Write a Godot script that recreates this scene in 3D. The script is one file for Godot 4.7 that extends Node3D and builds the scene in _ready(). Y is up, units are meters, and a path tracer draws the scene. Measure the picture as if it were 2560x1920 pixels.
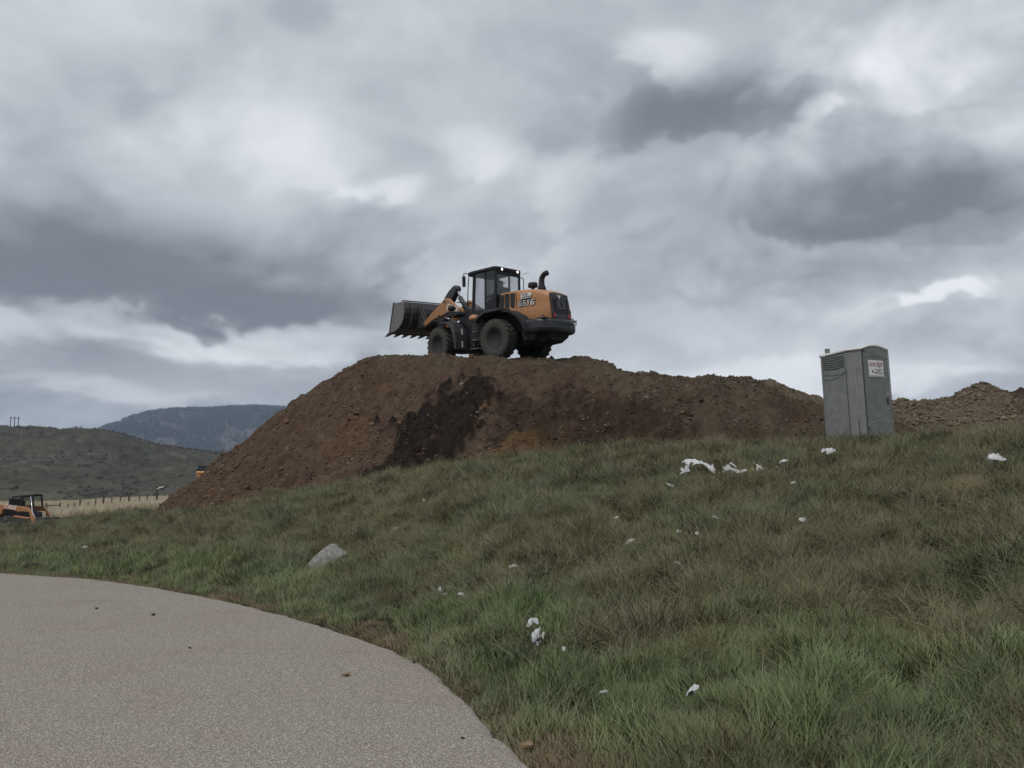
extends Node3D
# A construction site beside a paved path: a wheel loader on a dirt mound, a portable toilet on a grass bank, hills beyond.

var M := {}
var taken := {}
var toe_lut := PackedFloat32Array()
var crest_lut := PackedFloat32Array()
var height_lut := PackedFloat32Array()
var far_lut := PackedFloat32Array()
var bump_noise := FastNoiseLite.new()
var tuss_noise := FastNoiseLite.new()
var kind_noise := FastNoiseLite.new()
var hill_noise := FastNoiseLite.new()
var near_hill: Callable

var snow_spots := [[3.2, -14.49, 0.375, 0.467], [3.49, -14.69, 0.212, 0.34], [3.67, -14.01, 0.244, 0.13], [3.88, -14.03, 0.286, 0.164], [3.55, -13.67, 0.095, 0.079], [4.4, -14.38, 0.254, 0.372], [4.55, -13.87, 0.115, 0.098], [5.5, -14.34, 0.19, 0.173], [3.95, -14.8, 0.086, 0.121], [3.01, -14.18, 0.065, 0.098], [2.64, -13.85, 0.095, 0.079], [6.37, -10.87, 0.184, 0.227], [1.57, -11.15, 0.101, 0.127], [3.62, -10.39, 0.062, 0.074], [2.77, -11.35, 0.066, 0.066], [1.55, -12.42, 0.056, 0.056], [2.24, -11.24, 0.052, 0.052], [2.46, -11.11, 0.038, 0.051], [0.02, -10.64, 0.084, 0.084], [1.92, -9.71, 0.067, 0.078], [4.33, -12.77, 0.061, 0.061], [0.2, -8.22, 0.111, 0.111], [0.23, -7.84, 0.097, 0.088], [1.23, -5.81, 0.06, 0.174], [0.45, -7.45, 0.034, 0.042], [0.69, -6.42, 0.051, 0.044], [-0.59, -9.9, 0.067, 0.089], [-0.94, -10.94, 0.049, 0.062], [-0.85, -10.67, 0.048, 0.048], [-10.63, -20.85, 0.132, 0.105], [0.47, -13.77, 0.077, 0.062], [-2.23, -16.09, 0.091, 0.073], [-1.82, -17.08, 0.077, 0.077]]

# ------------------------------------------------------------------ helpers

class MB:
	var st := SurfaceTool.new()
	var any := false
	func _init():
		st.begin(Mesh.PRIMITIVE_TRIANGLES)
		st.set_smooth_group(-1)
	func smooth(on: bool) -> MB:
		st.set_smooth_group(1 if on else -1)
		return self
	func tri(a: Vector3, b: Vector3, c: Vector3):
		if (b - a).cross(c - a).length_squared() < 1e-14: return
		st.add_vertex(a); st.add_vertex(b); st.add_vertex(c)
		any = true
	func quad(a: Vector3, b: Vector3, c: Vector3, d: Vector3):
		tri(a, b, c); tri(a, c, d)
	func loft(rings: Array, closed := true, caps := true):
		for k in rings.size() - 1:
			var p: Array = rings[k]
			var q: Array = rings[k + 1]
			var n := p.size()
			for i in (n if closed else n - 1):
				var j := (i + 1) % n
				quad(p[i], p[j], q[j], q[i])
		if caps and closed:
			var f: Array = rings[0]
			var l: Array = rings[rings.size() - 1]
			for i in range(1, f.size() - 1):
				tri(f[0], f[i + 1], f[i])
				tri(l[0], l[i], l[i + 1])
	func box(c: Vector3, s: Vector3, ch := 0.0, b := Basis.IDENTITY):
		var h := s / 2.0
		ch = minf(ch, minf(h.x, minf(h.y, h.z)) * 0.9)
		var rings := []
		for lv in ([[-h.y, ch], [-h.y + ch, 0.0], [h.y - ch, 0.0], [h.y, ch]] if ch > 0.0 else [[-h.y, 0.0], [h.y, 0.0]]):
			var y: float = lv[0]
			var i: float = lv[1]
			var x := h.x - i
			var z := h.z - i
			var k := ch - i
			var r := []
			if ch > 0.0:
				for q in [Vector3(x - k, y, z), Vector3(x, y, z - k), Vector3(x, y, -z + k), Vector3(x - k, y, -z), Vector3(-x + k, y, -z), Vector3(-x, y, -z + k), Vector3(-x, y, z - k), Vector3(-x + k, y, z)]:
					r.append(c + b * q)
			else:
				for q in [Vector3(x, y, z), Vector3(x, y, -z), Vector3(-x, y, -z), Vector3(-x, y, z)]:
					r.append(c + b * q)
			rings.append(r)
		loft(rings)
		return self
	static func inset(p: PackedVector2Array, d: float) -> PackedVector2Array:
		var out := PackedVector2Array()
		var s := 0.0
		for i in p.size():
			s += p[i].cross(p[(i + 1) % p.size()])
		var sg := signf(s)
		for i in p.size():
			var a := p[(i + p.size() - 1) % p.size()]
			var b := p[i]
			var c := p[(i + 1) % p.size()]
			var n1 := (b - a).normalized().orthogonal() * -sg
			var n2 := (c - b).normalized().orthogonal() * -sg
			var m := n1 + n2
			m = m / maxf(m.length_squared() * 0.5, 0.35)
			out.append(b + m * d)
		return out
	# a profile in x,y drawn out along z
	func prism(prof: Array, z0: float, z1: float, ch := 0.0, xf := Transform3D.IDENTITY):
		var p := PackedVector2Array(prof)
		var q := inset(p, ch) if ch > 0.0 else p
		var levels := [[q, z0], [p, z0 + ch], [p, z1 - ch], [q, z1]] if ch > 0.0 else [[p, z0], [p, z1]]
		var rings := []
		for lv in levels:
			var r := []
			for v in lv[0]: r.append(xf * Vector3(v.x, v.y, lv[1]))
			rings.append(r)
		loft(rings, true, false)
		var t := Geometry2D.triangulate_polygon(q)
		for i in range(0, t.size(), 3):
			for z in [z0, z1]:
				tri(xf * Vector3(q[t[i]].x, q[t[i]].y, z), xf * Vector3(q[t[i + 1]].x, q[t[i + 1]].y, z), xf * Vector3(q[t[i + 2]].x, q[t[i + 2]].y, z))
		return self
	func tube(pts: Array, rad, n := 8, caps := true):
		var rings := []
		var up := Vector3.UP
		for i in pts.size():
			var a: Vector3 = pts[maxi(i - 1, 0)]
			var b: Vector3 = pts[mini(i + 1, pts.size() - 1)]
			var t := (b - a).normalized()
			if absf(t.dot(up)) > 0.95: up = Vector3.RIGHT if absf(t.x) < 0.9 else Vector3.BACK
			var s := t.cross(up).normalized()
			var u := s.cross(t).normalized()
			up = u
			var r: float = rad[i] if rad is Array else rad
			var ring := []
			for k in n:
				var an := TAU * k / n
				ring.append(pts[i] + s * cos(an) * r + u * sin(an) * r)
			rings.append(ring)
		loft(rings, true, caps)
		return self
	# profile of (radius, along) turned about an axis
	func lathe(prof: Array, xf: Transform3D, n := 32):
		var rings := []
		for p in prof:
			var ring := []
			for k in n:
				var an := TAU * k / n
				ring.append(xf * Vector3(cos(an) * p[0], sin(an) * p[0], p[1]))
			rings.append(ring)
		loft(rings, true, true)
		return self
	func blob(c: Vector3, r: Vector3, b := Basis.IDENTITY, n := 10, m := 7):
		var rings := []
		for i in range(0, m + 1):
			var ph := PI * i / m - PI / 2
			var ring := []
			for k in n:
				var an := TAU * k / n
				ring.append(c + b * (Vector3(cos(an) * cos(ph), sin(ph), sin(an) * cos(ph)) * r))
			rings.append(ring)
		loft(rings, true, false)
		return self
	func done() -> ArrayMesh:
		st.generate_normals()
		st.index()
		return st.commit()

func lin(r: float, g: float, b: float) -> Color:
	return Color(r, g, b).linear_to_srgb()

func mat(c: Color, rough := 0.8, metal := 0.0) -> StandardMaterial3D:
	var m := StandardMaterial3D.new()
	m.albedo_color = c
	m.roughness = rough
	m.metallic = metal
	m.cull_mode = BaseMaterial3D.CULL_DISABLED
	return m

func vmat(rough := 0.95) -> StandardMaterial3D:
	var m := mat(Color.WHITE, rough)
	m.vertex_color_use_as_albedo = true
	m.metallic_specular = 0.2
	return m

func noise_tex(seed_n: int, freq: float, size: int, ramp: Array, oct := 4) -> NoiseTexture2D:
	var n := FastNoiseLite.new()
	n.seed = seed_n
	n.frequency = freq
	n.fractal_octaves = oct
	var t := NoiseTexture2D.new()
	t.width = size; t.height = size; t.seamless = true
	t.noise = n
	var g := Gradient.new()
	g.offsets = PackedFloat32Array(ramp.map(func(a): return a[0]))
	g.colors = PackedColorArray(ramp.map(func(a): return a[1]))
	t.color_ramp = g
	return t

func grain(m: StandardMaterial3D, seed_n: int, freq: float, scale: float, lo: float, hi: float, relief := 0.0) -> StandardMaterial3D:
	m.uv1_triplanar = true
	m.uv1_scale = Vector3.ONE * scale
	m.albedo_texture = noise_tex(seed_n, freq, 256, [[0.0, Color(lo, lo, lo)], [0.5, Color((lo + hi) / 2, (lo + hi) / 2, (lo + hi) / 2)], [1.0, Color(hi, hi, hi)]])
	if relief > 0.0:
		m.heightmap_enabled = true
		m.heightmap_scale = relief
		m.heightmap_texture = noise_tex(seed_n + 7, freq * 1.7, 256, [[0.0, Color.BLACK], [1.0, Color.WHITE]])
	return m

func numbered(called: String) -> String:
	var n: int = taken.get(called, 0)
	taken[called] = n + 1
	return called if n == 0 else "%s_%03d" % [called, n]

func thing(called: String, label: String, category: String, xf := Transform3D.IDENTITY, group := "") -> Node3D:
	var o := Node3D.new()
	o.name = numbered(called)
	add_child(o, true)
	o.transform = xf
	tag(o, label, category, group)
	return o

func tag(o: Node, label: String, category: String, group := ""):
	o.set_meta("label", label)
	o.set_meta("category", category)
	if group != "": o.set_meta("group", group)

func put(mesh: Mesh, called: String, m: Material, parent: Node = null, xf := Transform3D.IDENTITY) -> MeshInstance3D:
	var o := MeshInstance3D.new()
	o.name = numbered(called) if parent == null else called
	o.mesh = mesh
	o.material_override = m
	o.transform = xf
	if parent == null: add_child(o, true)
	else: parent.add_child(o, true)
	return o

func part(mb: MB, called: String, m: Material, parent: Node, xf := Transform3D.IDENTITY) -> MeshInstance3D:
	return put(mb.done(), called, m, parent, xf)

func text(s: String, size: float, depth: float, font_name := "Droid Sans", weight := 700, italic := false) -> TextMesh:
	var f := SystemFont.new()
	f.font_names = PackedStringArray([font_name])
	f.font_weight = weight
	f.font_italic = italic
	var t := TextMesh.new()
	t.font = f
	t.text = s
	t.font_size = 64
	t.pixel_size = size / 46.0
	t.depth = depth
	t.curve_step = 1.0
	return t

# ------------------------------------------------------------------ the lie of the land

func lut(t: Array, s: float) -> PackedFloat32Array:
	var raw := PackedFloat32Array()
	for i in 721:
		var a := -180.0 + i * 0.5
		var v: float = t[t.size() - 1][1]
		for k in t.size() - 1:
			if a >= t[k][0] and a <= t[k + 1][0]:
				v = lerpf(t[k][1], t[k + 1][1], (a - t[k][0]) / (t[k + 1][0] - t[k][0]))
				break
		raw.append(v)
	var out := PackedFloat32Array()
	for i in 721:
		var sum := 0.0
		var w := 0.0
		for k in range(-8, 9):
			var g := exp(-0.5 * pow(k * 0.5 / s, 2))
			sum += raw[clampi(i + k, 0, 720)] * g
			w += g
		out.append(sum / w)
	return out

func at_lut(l: PackedFloat32Array, az: float) -> float:
	var f := clampf((az + 180.0) * 2.0, 0.0, 719.999)
	var i := int(f)
	return lerpf(l[i], l[i + 1], f - i)

func ground_macro(x: float, z: float) -> float:
	var az := rad_to_deg(atan2(x, -z))
	var r := sqrt(x * x + z * z)
	var rt := at_lut(toe_lut, az)
	if r < rt: return -0.05
	var rc := at_lut(crest_lut, az)
	var hc := at_lut(height_lut, az)
	if r < rc:
		var t := (r - rt) / (rc - rt)
		return -0.05 + (hc + 0.05) * (t - 0.08 * sin(TAU * t))
	return lerpf(hc, at_lut(far_lut, az), smoothstep(rc + 1.0, 80.0, r))

# how far outside the path a point lies, 0 on it, 1 well up the bank
func off_path(x: float, z: float) -> float:
	var az := rad_to_deg(atan2(x, -z))
	return sqrt(x * x + z * z) - at_lut(toe_lut, az)

func ground(x: float, z: float) -> float:
	var y := ground_macro(x, z)
	var w := smoothstep(0.1, 2.2, off_path(x, z)) * (1.0 - smoothstep(60.0, 100.0, absf(z)))
	if w > 0.0:
		y += w * (bump_noise.get_noise_2d(x, z) * 0.16 + tuss_noise.get_noise_2d(x, z) * 0.17)
	return y

func grid_mesh(cols: int, rows: int, pos: PackedVector3Array, colr: PackedColorArray, keep: PackedByteArray = PackedByteArray()) -> ArrayMesh:
	var nor := PackedVector3Array()
	nor.resize(pos.size())
	for j in rows:
		for i in cols:
			var k := j * cols + i
			var dx := pos[j * cols + mini(i + 1, cols - 1)] - pos[j * cols + maxi(i - 1, 0)]
			var dz := pos[mini(j + 1, rows - 1) * cols + i] - pos[maxi(j - 1, 0) * cols + i]
			var n := dz.cross(dx).normalized()
			nor[k] = n if n.y >= 0.0 else -n
	var flip := (pos[cols] - pos[0]).cross(pos[1] - pos[0]).y < 0.0
	var idx := PackedInt32Array()
	for j in rows - 1:
		for i in cols - 1:
			var a := j * cols + i
			var b := a + 1
			var c := a + cols
			var d := c + 1
			if keep.size() > 0 and keep[a] + keep[b] + keep[c] + keep[d] == 0: continue
			if flip: idx.append_array([a, c, b, b, c, d])
			else: idx.append_array([a, b, c, b, d, c])
	var arr := []
	arr.resize(Mesh.ARRAY_MAX)
	arr[Mesh.ARRAY_VERTEX] = pos
	arr[Mesh.ARRAY_NORMAL] = nor
	arr[Mesh.ARRAY_COLOR] = colr
	arr[Mesh.ARRAY_INDEX] = idx
	var me := ArrayMesh.new()
	me.add_surface_from_arrays(Mesh.PRIMITIVE_TRIANGLES, arr)
	return me

func mix3(a: Color, b: Color, t: float) -> Color:
	return a.lerp(b, clampf(t, 0.0, 1.0))

func build_land():
	toe_lut = lut([[-180, 40.0], [-120, 60.0], [-75, 60.0], [-60, 48.0], [-45, 31.0], [-38, 23.5], [-31.3, 19.3], [-26.5, 17.3], [-21.2, 14.3], [-15.5, 11.57], [-11, 9.74], [-7.9, 8.69], [-5.2, 7.67], [-3.3, 6.66], [-1.4, 5.78], [1.35, 5.08], [5, 4.45], [10, 3.85], [20, 3.1], [35, 2.55], [60, 2.2], [90, 2.1], [120, 2.5], [150, 4.5], [165, 9.0], [175, 25.0], [180, 40.0]], 0.7)
	crest_lut = lut([[-180, 80.0], [-60, 60.0], [-45, 50.0], [-31.5, 40.0], [-26.7, 34.0], [-22.8, 29.0], [-18.6, 27.0], [-14.3, 26.0], [-9.7, 25.0], [-3.4, 23.5], [3, 22.0], [9.4, 21.3], [15.5, 20.8], [25.1, 20.4], [31.9, 18.3], [45, 15.5], [60, 13.5], [90, 12.5], [120, 14.0], [150, 20.0], [165, 35.0], [175, 60.0], [180, 80.0]], 2.0)
	height_lut = lut([[-180, -0.1], [-60, -0.2], [-45, -0.5], [-31.5, -0.36], [-29.0, 0.08], [-26.7, 0.42], [-22.8, 0.78], [-18.6, 1.08], [-14.3, 1.50], [-9.7, 1.93], [-3.4, 2.32], [3, 2.48], [9.4, 2.62], [15.5, 2.58], [25, 2.60], [32, 2.62], [45, 2.6], [90, 2.6], [150, 2.5], [175, 0.5], [180, -0.1]], 1.0)
	far_lut = lut([[-180, -1.0], [-28, -1.0], [-25, -0.2], [-20, 0.0], [180, -0.5]], 1.5)
	bump_noise.seed = 5; bump_noise.frequency = 0.42; bump_noise.fractal_octaves = 2
	tuss_noise.seed = 11; tuss_noise.frequency = 1.6; tuss_noise.fractal_octaves = 2
	kind_noise.seed = 23; kind_noise.frequency = 0.22; kind_noise.fractal_octaves = 3
	hill_noise.seed = 31; hill_noise.frequency = 0.004; hill_noise.fractal_octaves = 5

	var azs := []
	var a := -180.0
	while a < 180.01:
		azs.append(minf(a, 180.0))
		a += 0.22 if a > -42.0 and a < 48.0 else 2.0
	var rs := [0.3]
	while rs[-1] < 7000.0:
		var r: float = rs[-1]
		rs.append(r + (maxf(0.05, 0.013 * r) if r < 70.0 else r * 0.06))
	var pos := PackedVector3Array()
	var col := PackedColorArray()
	var soil := Color(0.038, 0.032, 0.02)
	var olive := Color(0.05, 0.055, 0.028)
	var straw := Color(0.27, 0.23, 0.155)
	for r in rs:
		for az in azs:
			var x: float = sin(deg_to_rad(az)) * r
			var z: float = -cos(deg_to_rad(az)) * r
			pos.append(Vector3(x, ground(x, z), z))
			var n := kind_noise.get_noise_2d(x * 1.5, z * 1.5)
			var c := mix3(soil, olive, 0.5 + n)
			if r > 35.0:
				var s := kind_noise.get_noise_2d(x * 0.12 + 40.0, z * 0.3)
				c = mix3(c, straw, smoothstep(52.0, 62.0, r) * smoothstep(-0.25, 0.1, s) * (1.0 - smoothstep(130.0, 220.0, r)))
			if r > 130.0: c = mix3(c, Color(0.06, 0.062, 0.04), smoothstep(130.0, 220.0, r))
			col.append(c)
	var gm := vmat(1.0)
	grain(gm, 3, 0.05, 1.6, 0.7, 1.0)
	var g := put(grid_mesh(azs.size(), rs.size(), pos, col), "ground", gm)
	g.set_meta("kind", "structure")

# ------------------------------------------------------------------ path

func build_path():
	var edge := []
	var az := -72.0
	while az <= 150.0:
		var r := at_lut(toe_lut, az)
		edge.append(Vector3(sin(deg_to_rad(az)) * r, 0.0, -cos(deg_to_rad(az)) * r))
		az += 0.35 if az < 30.0 else 2.0
	var across := [0.0, 0.02, 0.06, 0.2, 0.4, 0.6, 0.8, 1.0, 1.25, 1.5, 1.75, 2.0, 2.3, 2.6, 2.9, 3.2, 3.6, 4.0, 4.4, 4.9, 5.5, 6.2]
	var wob := FastNoiseLite.new()
	wob.seed = 4; wob.frequency = 1.1; wob.fractal_octaves = 4
	var pos := PackedVector3Array()
	var col := PackedColorArray()
	var nrm := []
	for i in edge.size():
		var t: Vector3 = (edge[mini(i + 3, edge.size() - 1)] - edge[maxi(i - 3, 0)]).normalized()
		nrm.append(Vector3(t.z, 0, -t.x))
	var sgn: float = -1.0 if (nrm[150] as Vector3).dot(-edge[150]) < 0.0 else 1.0
	for i in edge.size():
		for k in across.size():
			var w: float = across[k]
			var p: Vector3 = edge[i] + nrm[i] * sgn * (w + (wob.get_noise_2d(edge[i].x, edge[i].z) * 0.035 + wob.get_noise_2d(edge[i].x * 4.0, edge[i].z * 4.0) * 0.035 - 0.01) * (1.0 if k < 4 else 0.0))
			p.y = -0.045 if k == 0 else -0.012 if k == 1 else 0.0 + wob.get_noise_2d(p.x * 0.3, p.z * 0.3) * 0.012
			pos.append(p)
			var n := wob.get_noise_2d(p.x * 0.35 + 9.0, p.z * 0.35)
			col.append(mix3(Color(1.03, 0.975, 0.97), Color(1.09, 1.025, 1.015), 0.5 + n * 1.6) * (1.0 - 0.09 * smoothstep(0.28, 0.5, wob.get_noise_2d(p.x * 0.8 + 40.0, p.z * 0.8))))
	# chippings pressed into the binder: one texel is about 2 mm
	var S := 1024
	var rng := RandomNumberGenerator.new()
	rng.seed = 77
	var data := PackedByteArray()
	data.resize(S * S * 3)
	data.fill(0)
	for i in S * S:
		var v := 94 + rng.randi() % 28
		data[i * 3] = v + 3; data[i * 3 + 1] = v; data[i * 3 + 2] = v - 5
	var pal := [Vector3(166, 161, 153), Vector3(150, 146, 139), Vector3(184, 179, 170), Vector3(162, 145, 134), Vector3(132, 129, 125), Vector3(200, 196, 188), Vector3(144, 139, 132), Vector3(170, 156, 145), Vector3(120, 117, 113)]
	for i in 85000:
		var cx := rng.randi() % S
		var cy := rng.randi() % S
		var c: Vector3 = pal[rng.randi() % pal.size()] * rng.randf_range(0.92, 1.16)
		var w := 1 + rng.randi() % 4
		var h := 1 + rng.randi() % 4
		for dy in h:
			for dx in w:
				if w > 2 and h > 2 and (dx == 0 or dx == w - 1) and (dy == 0 or dy == h - 1) and rng.randf() < 0.6: continue
				var o := (((cy + dy) % S) * S + (cx + dx) % S) * 3
				data[o] = int(minf(c.x, 255)); data[o + 1] = int(minf(c.y, 255)); data[o + 2] = int(minf(c.z, 255))
	var im := Image.create_from_data(S, S, false, Image.FORMAT_RGB8, data)
	var m := vmat(0.95)
	m.albedo_texture = ImageTexture.create_from_image(im)
	m.uv1_triplanar = true
	m.uv1_world_triplanar = true
	m.uv1_scale = Vector3.ONE / 1.9
	m.heightmap_enabled = true
	m.heightmap_texture = m.albedo_texture
	m.heightmap_scale = 0.35
	var p := put(grid_mesh(across.size(), edge.size(), pos, col), "path", m)
	p.set_meta("kind", "structure")

# ------------------------------------------------------------------ dirt

var plateau := [Vector3(-5.66, 6.91, -32.5), Vector3(-4.67, 6.9, -32.0), Vector3(-3.32, 6.82, -31.3), Vector3(-1.84, 6.66, -30.4), Vector3(-0.95, 6.52, -29.8), Vector3(-0.1, 6.31, -29.2), Vector3(0.73, 6.29, -29.2), Vector3(2.21, 6.19, -29.0), Vector3(3.14, 5.91, -28.5), Vector3(4.17, 5.55, -27.8), Vector3(5.12, 5.33, -27.0), Vector3(5.77, 5.09, -26.5), Vector3(6.69, 4.94, -26.0), Vector3(7.79, 4.59, -25.3), Vector3(9.45, 4.22, -24.8), Vector3(11.19, 3.77, -25.0), Vector3(12.0, 4.0, -30.0), Vector3(6.0, 5.5, -36.0), Vector3(0.0, 6.8, -38.5), Vector3(-5.0, 6.9, -39.0), Vector3(-6.06, 6.9, -36.0)]
const MX0 := -19.0
const MZ0 := -44.0
const MC := 0.2
const MW := 181
const MH := 126
var mound_grid := PackedFloat32Array()
var top_grid := PackedFloat32Array()
var dirt_noise := FastNoiseLite.new()
var clod_noise := FastNoiseLite.new()
var mottle_noise := FastNoiseLite.new()
var dark_lobe := PackedVector2Array([Vector2(-4.25, -24.7), Vector2(-4.0, -25.7), Vector2(-3.9, -26.7), Vector2(-3.16, -27.16), Vector2(-2.29, -27.73), Vector2(-1.53, -28.02), Vector2(-0.87, -27.53), Vector2(-0.69, -26.47), Vector2(-1.26, -25.99), Vector2(-0.93, -25.04), Vector2(-1.47, -24.7), Vector2(-2.28, -24.2), Vector2(-3.9, -24.2)])
var ochre_lobe := PackedVector2Array([Vector2(-1.5, -23.9), Vector2(-0.63, -24.51), Vector2(-0.22, -24.96), Vector2(1.2, -25.33), Vector2(1.2, -24.4), Vector2(0.6, -23.9)])
var dark_right := PackedVector2Array([Vector2(-0.69, -26.6), Vector2(0.8, -26.9), Vector2(2.4, -26.6), Vector2(5.0, -25.2), Vector2(5.4, -23.6), Vector2(1.2, -24.6), Vector2(-0.6, -25.1)])

func to_edge(poly: PackedVector2Array, p: Vector2) -> float:
	var d := 1e9
	for i in poly.size():
		d = minf(d, p.distance_to(Geometry2D.get_closest_point_to_segment(p, poly[i], poly[(i + 1) % poly.size()])))
	return -d if Geometry2D.is_point_in_polygon(p, poly) else d

func build_mound_grid():
	var flat := PackedVector2Array()
	for v in plateau: flat.append(Vector2(v.x, v.z))
	mound_grid.resize(MW * MH)
	top_grid.resize(MW * MH)
	for j in MH:
		for i in MW:
			var p := Vector2(MX0 + i * MC, MZ0 + j * MC)
			var best := 1e9
			var y := 0.0
			for k in flat.size():
				var a := flat[k]
				var b := flat[(k + 1) % flat.size()]
				var ab := b - a
				var t := clampf((p - a).dot(ab) / ab.length_squared(), 0.0, 1.0)
				var d := p.distance_to(a + ab * t)
				if d < best:
					best = d
					y = lerpf(plateau[k].y, plateau[(k + 1) % flat.size()].y, t)
			var h := 0.0
			if Geometry2D.is_point_in_polygon(p, flat):
				var w := smoothstep(0.0, 0.8, best) * (1.0 - smoothstep(2.2, 4.0, p.x))
				h = lerpf(y + 0.03 * best, 6.49 + 0.0209 * (p.x - 0.19) - 0.0753 * (p.y + 30.6), w)
				top_grid[j * MW + i] = best
			else:
				h = y - 0.78 * (sqrt(best * best + 0.25) - 0.5) - 0.010 * best * best
				top_grid[j * MW + i] = -best
			mound_grid[j * MW + i] = h

func sample(g: PackedFloat32Array, x: float, z: float) -> float:
	var fx := clampf((x - MX0) / MC, 0.0, MW - 1.001)
	var fz := clampf((z - MZ0) / MC, 0.0, MH - 1.001)
	var i := int(fx)
	var j := int(fz)
	var u := fx - i
	var v := fz - j
	return lerpf(lerpf(g[j * MW + i], g[j * MW + i + 1], u), lerpf(g[(j + 1) * MW + i], g[(j + 1) * MW + i + 1], u), v)

func mound(x: float, z: float) -> float:
	var y := sample(mound_grid, x, z)
	var top := sample(top_grid, x, z)
	var rough := 1.0 - 0.75 * smoothstep(0.2, 1.2, top) * (1.0 - smoothstep(2.5, 4.5, x))
	var e := to_edge(dark_lobe, Vector2(x, z)) if x > -6.0 and x < 2.0 and z > -30.0 else 9.0
	var lobe := 1.0 - smoothstep(-0.25, 0.3, e + mottle_noise.get_noise_2d(x, z) * 1.2 + mottle_noise.get_noise_2d(x * 2.2, z * 2.2) * 0.6)
	var crest := exp(-absf(top) * 1.6)
	y += rough * (dirt_noise.get_noise_2d(x, z) * (0.34 - 0.22 * crest) + dirt_noise.get_noise_2d(x * 3.1, z * 3.1) * (0.10 - 0.04 * crest) + (clod_noise.get_noise_2d(x, z) + 0.6) * (0.07 + 0.16 * lobe) + clod_noise.get_noise_2d(x * 2.6, z * 2.6) * 0.035)
	# runnels down the face
	y += rough * dirt_noise.get_noise_2d(x * 3.4 + 50.0, z * 0.9) * 0.09 * (1.0 - smoothstep(-0.4, 0.2, top))
	y += lobe * (0.18 + 0.35 * dirt_noise.get_noise_2d(x * 2.4 + 11.0, z * 2.4))
	# slumps in the right flank
	y -= 0.35 * exp(-pow((x - 8.2) / 1.0, 2) - pow((z + 24.0) / 0.35, 2)) + 0.25 * exp(-pow((x - 6.9) / 0.5, 2) - pow((z + 23.7) / 0.25, 2))
	return y

func rock_mesh(seed_n: int, rings := 4, sides := 6, rough := 0.35) -> ArrayMesh:
	var n := FastNoiseLite.new()
	n.seed = seed_n; n.frequency = 0.9; n.fractal_octaves = 2
	var mb := MB.new()
	var rr := []
	for i in rings + 1:
		var ph := PI * i / rings - PI / 2
		var ring := []
		for k in sides:
			var an := TAU * (k + 0.5 * (i % 2)) / sides
			var d := Vector3(cos(an) * cos(ph), sin(ph), sin(an) * cos(ph))
			ring.append(d * (1.0 + rough * 1.6 * n.get_noise_3dv(d * 1.3)) * Vector3(1.0, 0.72, 0.86))
		rr.append(ring)
	mb.loft(rr, true, false)
	return mb.done()

func scatter(called: String, mesh: Mesh, m: Material, xfs: Array, cols: Array, parent: Node = null) -> MultiMeshInstance3D:
	var mm := MultiMesh.new()
	mm.transform_format = MultiMesh.TRANSFORM_3D
	mm.use_colors = true
	mm.mesh = mesh
	mm.instance_count = xfs.size()
	for i in xfs.size():
		mm.set_instance_transform(i, xfs[i])
		mm.set_instance_color(i, cols[i])
	var o := MultiMeshInstance3D.new()
	o.name = numbered(called) if parent == null else called
	o.multimesh = mm
	o.material_override = m
	if parent == null: add_child(o, true)
	else: parent.add_child(o, true)
	o.set_meta("kind", "stuff")
	return o

func dirt_colour(x: float, z: float, y: float) -> Color:
	var p := Vector2(x, z)
	var n := mottle_noise.get_noise_2d(x, z)
	var f := mottle_noise.get_noise_2d(x * 5.0, z * 5.0)
	var red := Color(0.108, 0.072, 0.058)
	var tan_c := Color(0.118, 0.089, 0.067)
	var grey := Color(0.108, 0.088, 0.068)
	var c := mix3(red, tan_c, 0.25 + n * 1.1)
	c = mix3(c, Color(0.135, 0.082, 0.055), smoothstep(0.15, 0.45, mottle_noise.get_noise_2d(x * 0.7 + 30.0, z * 0.7)) * 0.7)
	var t := sample(top_grid, x, z)
	c = mix3(c, grey, smoothstep(-1.6, -0.2, t + n * 1.5) * 0.75)
	if x > 2.5: c = mix3(c, mix3(Color(0.085, 0.06, 0.047), grey, 0.5 + n), smoothstep(2.5, 5.0, x))
	if x > -8.0 and x < 7.0:
		var e2 := to_edge(dark_right, p) + n * 1.2 + f * 0.4
		c = mix3(c, Color(0.050, 0.036, 0.030), (1.0 - smoothstep(-0.6, 0.6, e2)) * 0.85)
		var e3 := to_edge(ochre_lobe, p) + n * 0.5 + f * 0.3
		c = mix3(c, Color(0.145, 0.090, 0.050), (1.0 - smoothstep(-0.25, 0.25, e3)) * 0.75)
		var e := to_edge(dark_lobe, p) + n * 1.2 + f * 0.5 + mottle_noise.get_noise_2d(x * 2.2, z * 2.2) * 0.6
		c = mix3(c, Color(0.034, 0.027, 0.024), 1.0 - smoothstep(-0.25, 0.3, e))
	return c * Color(0.99, 1.02, 0.99) * (1.0 + f * 0.4 + mottle_noise.get_noise_2d(x * 17.0, z * 17.0) * 0.3)

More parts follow.
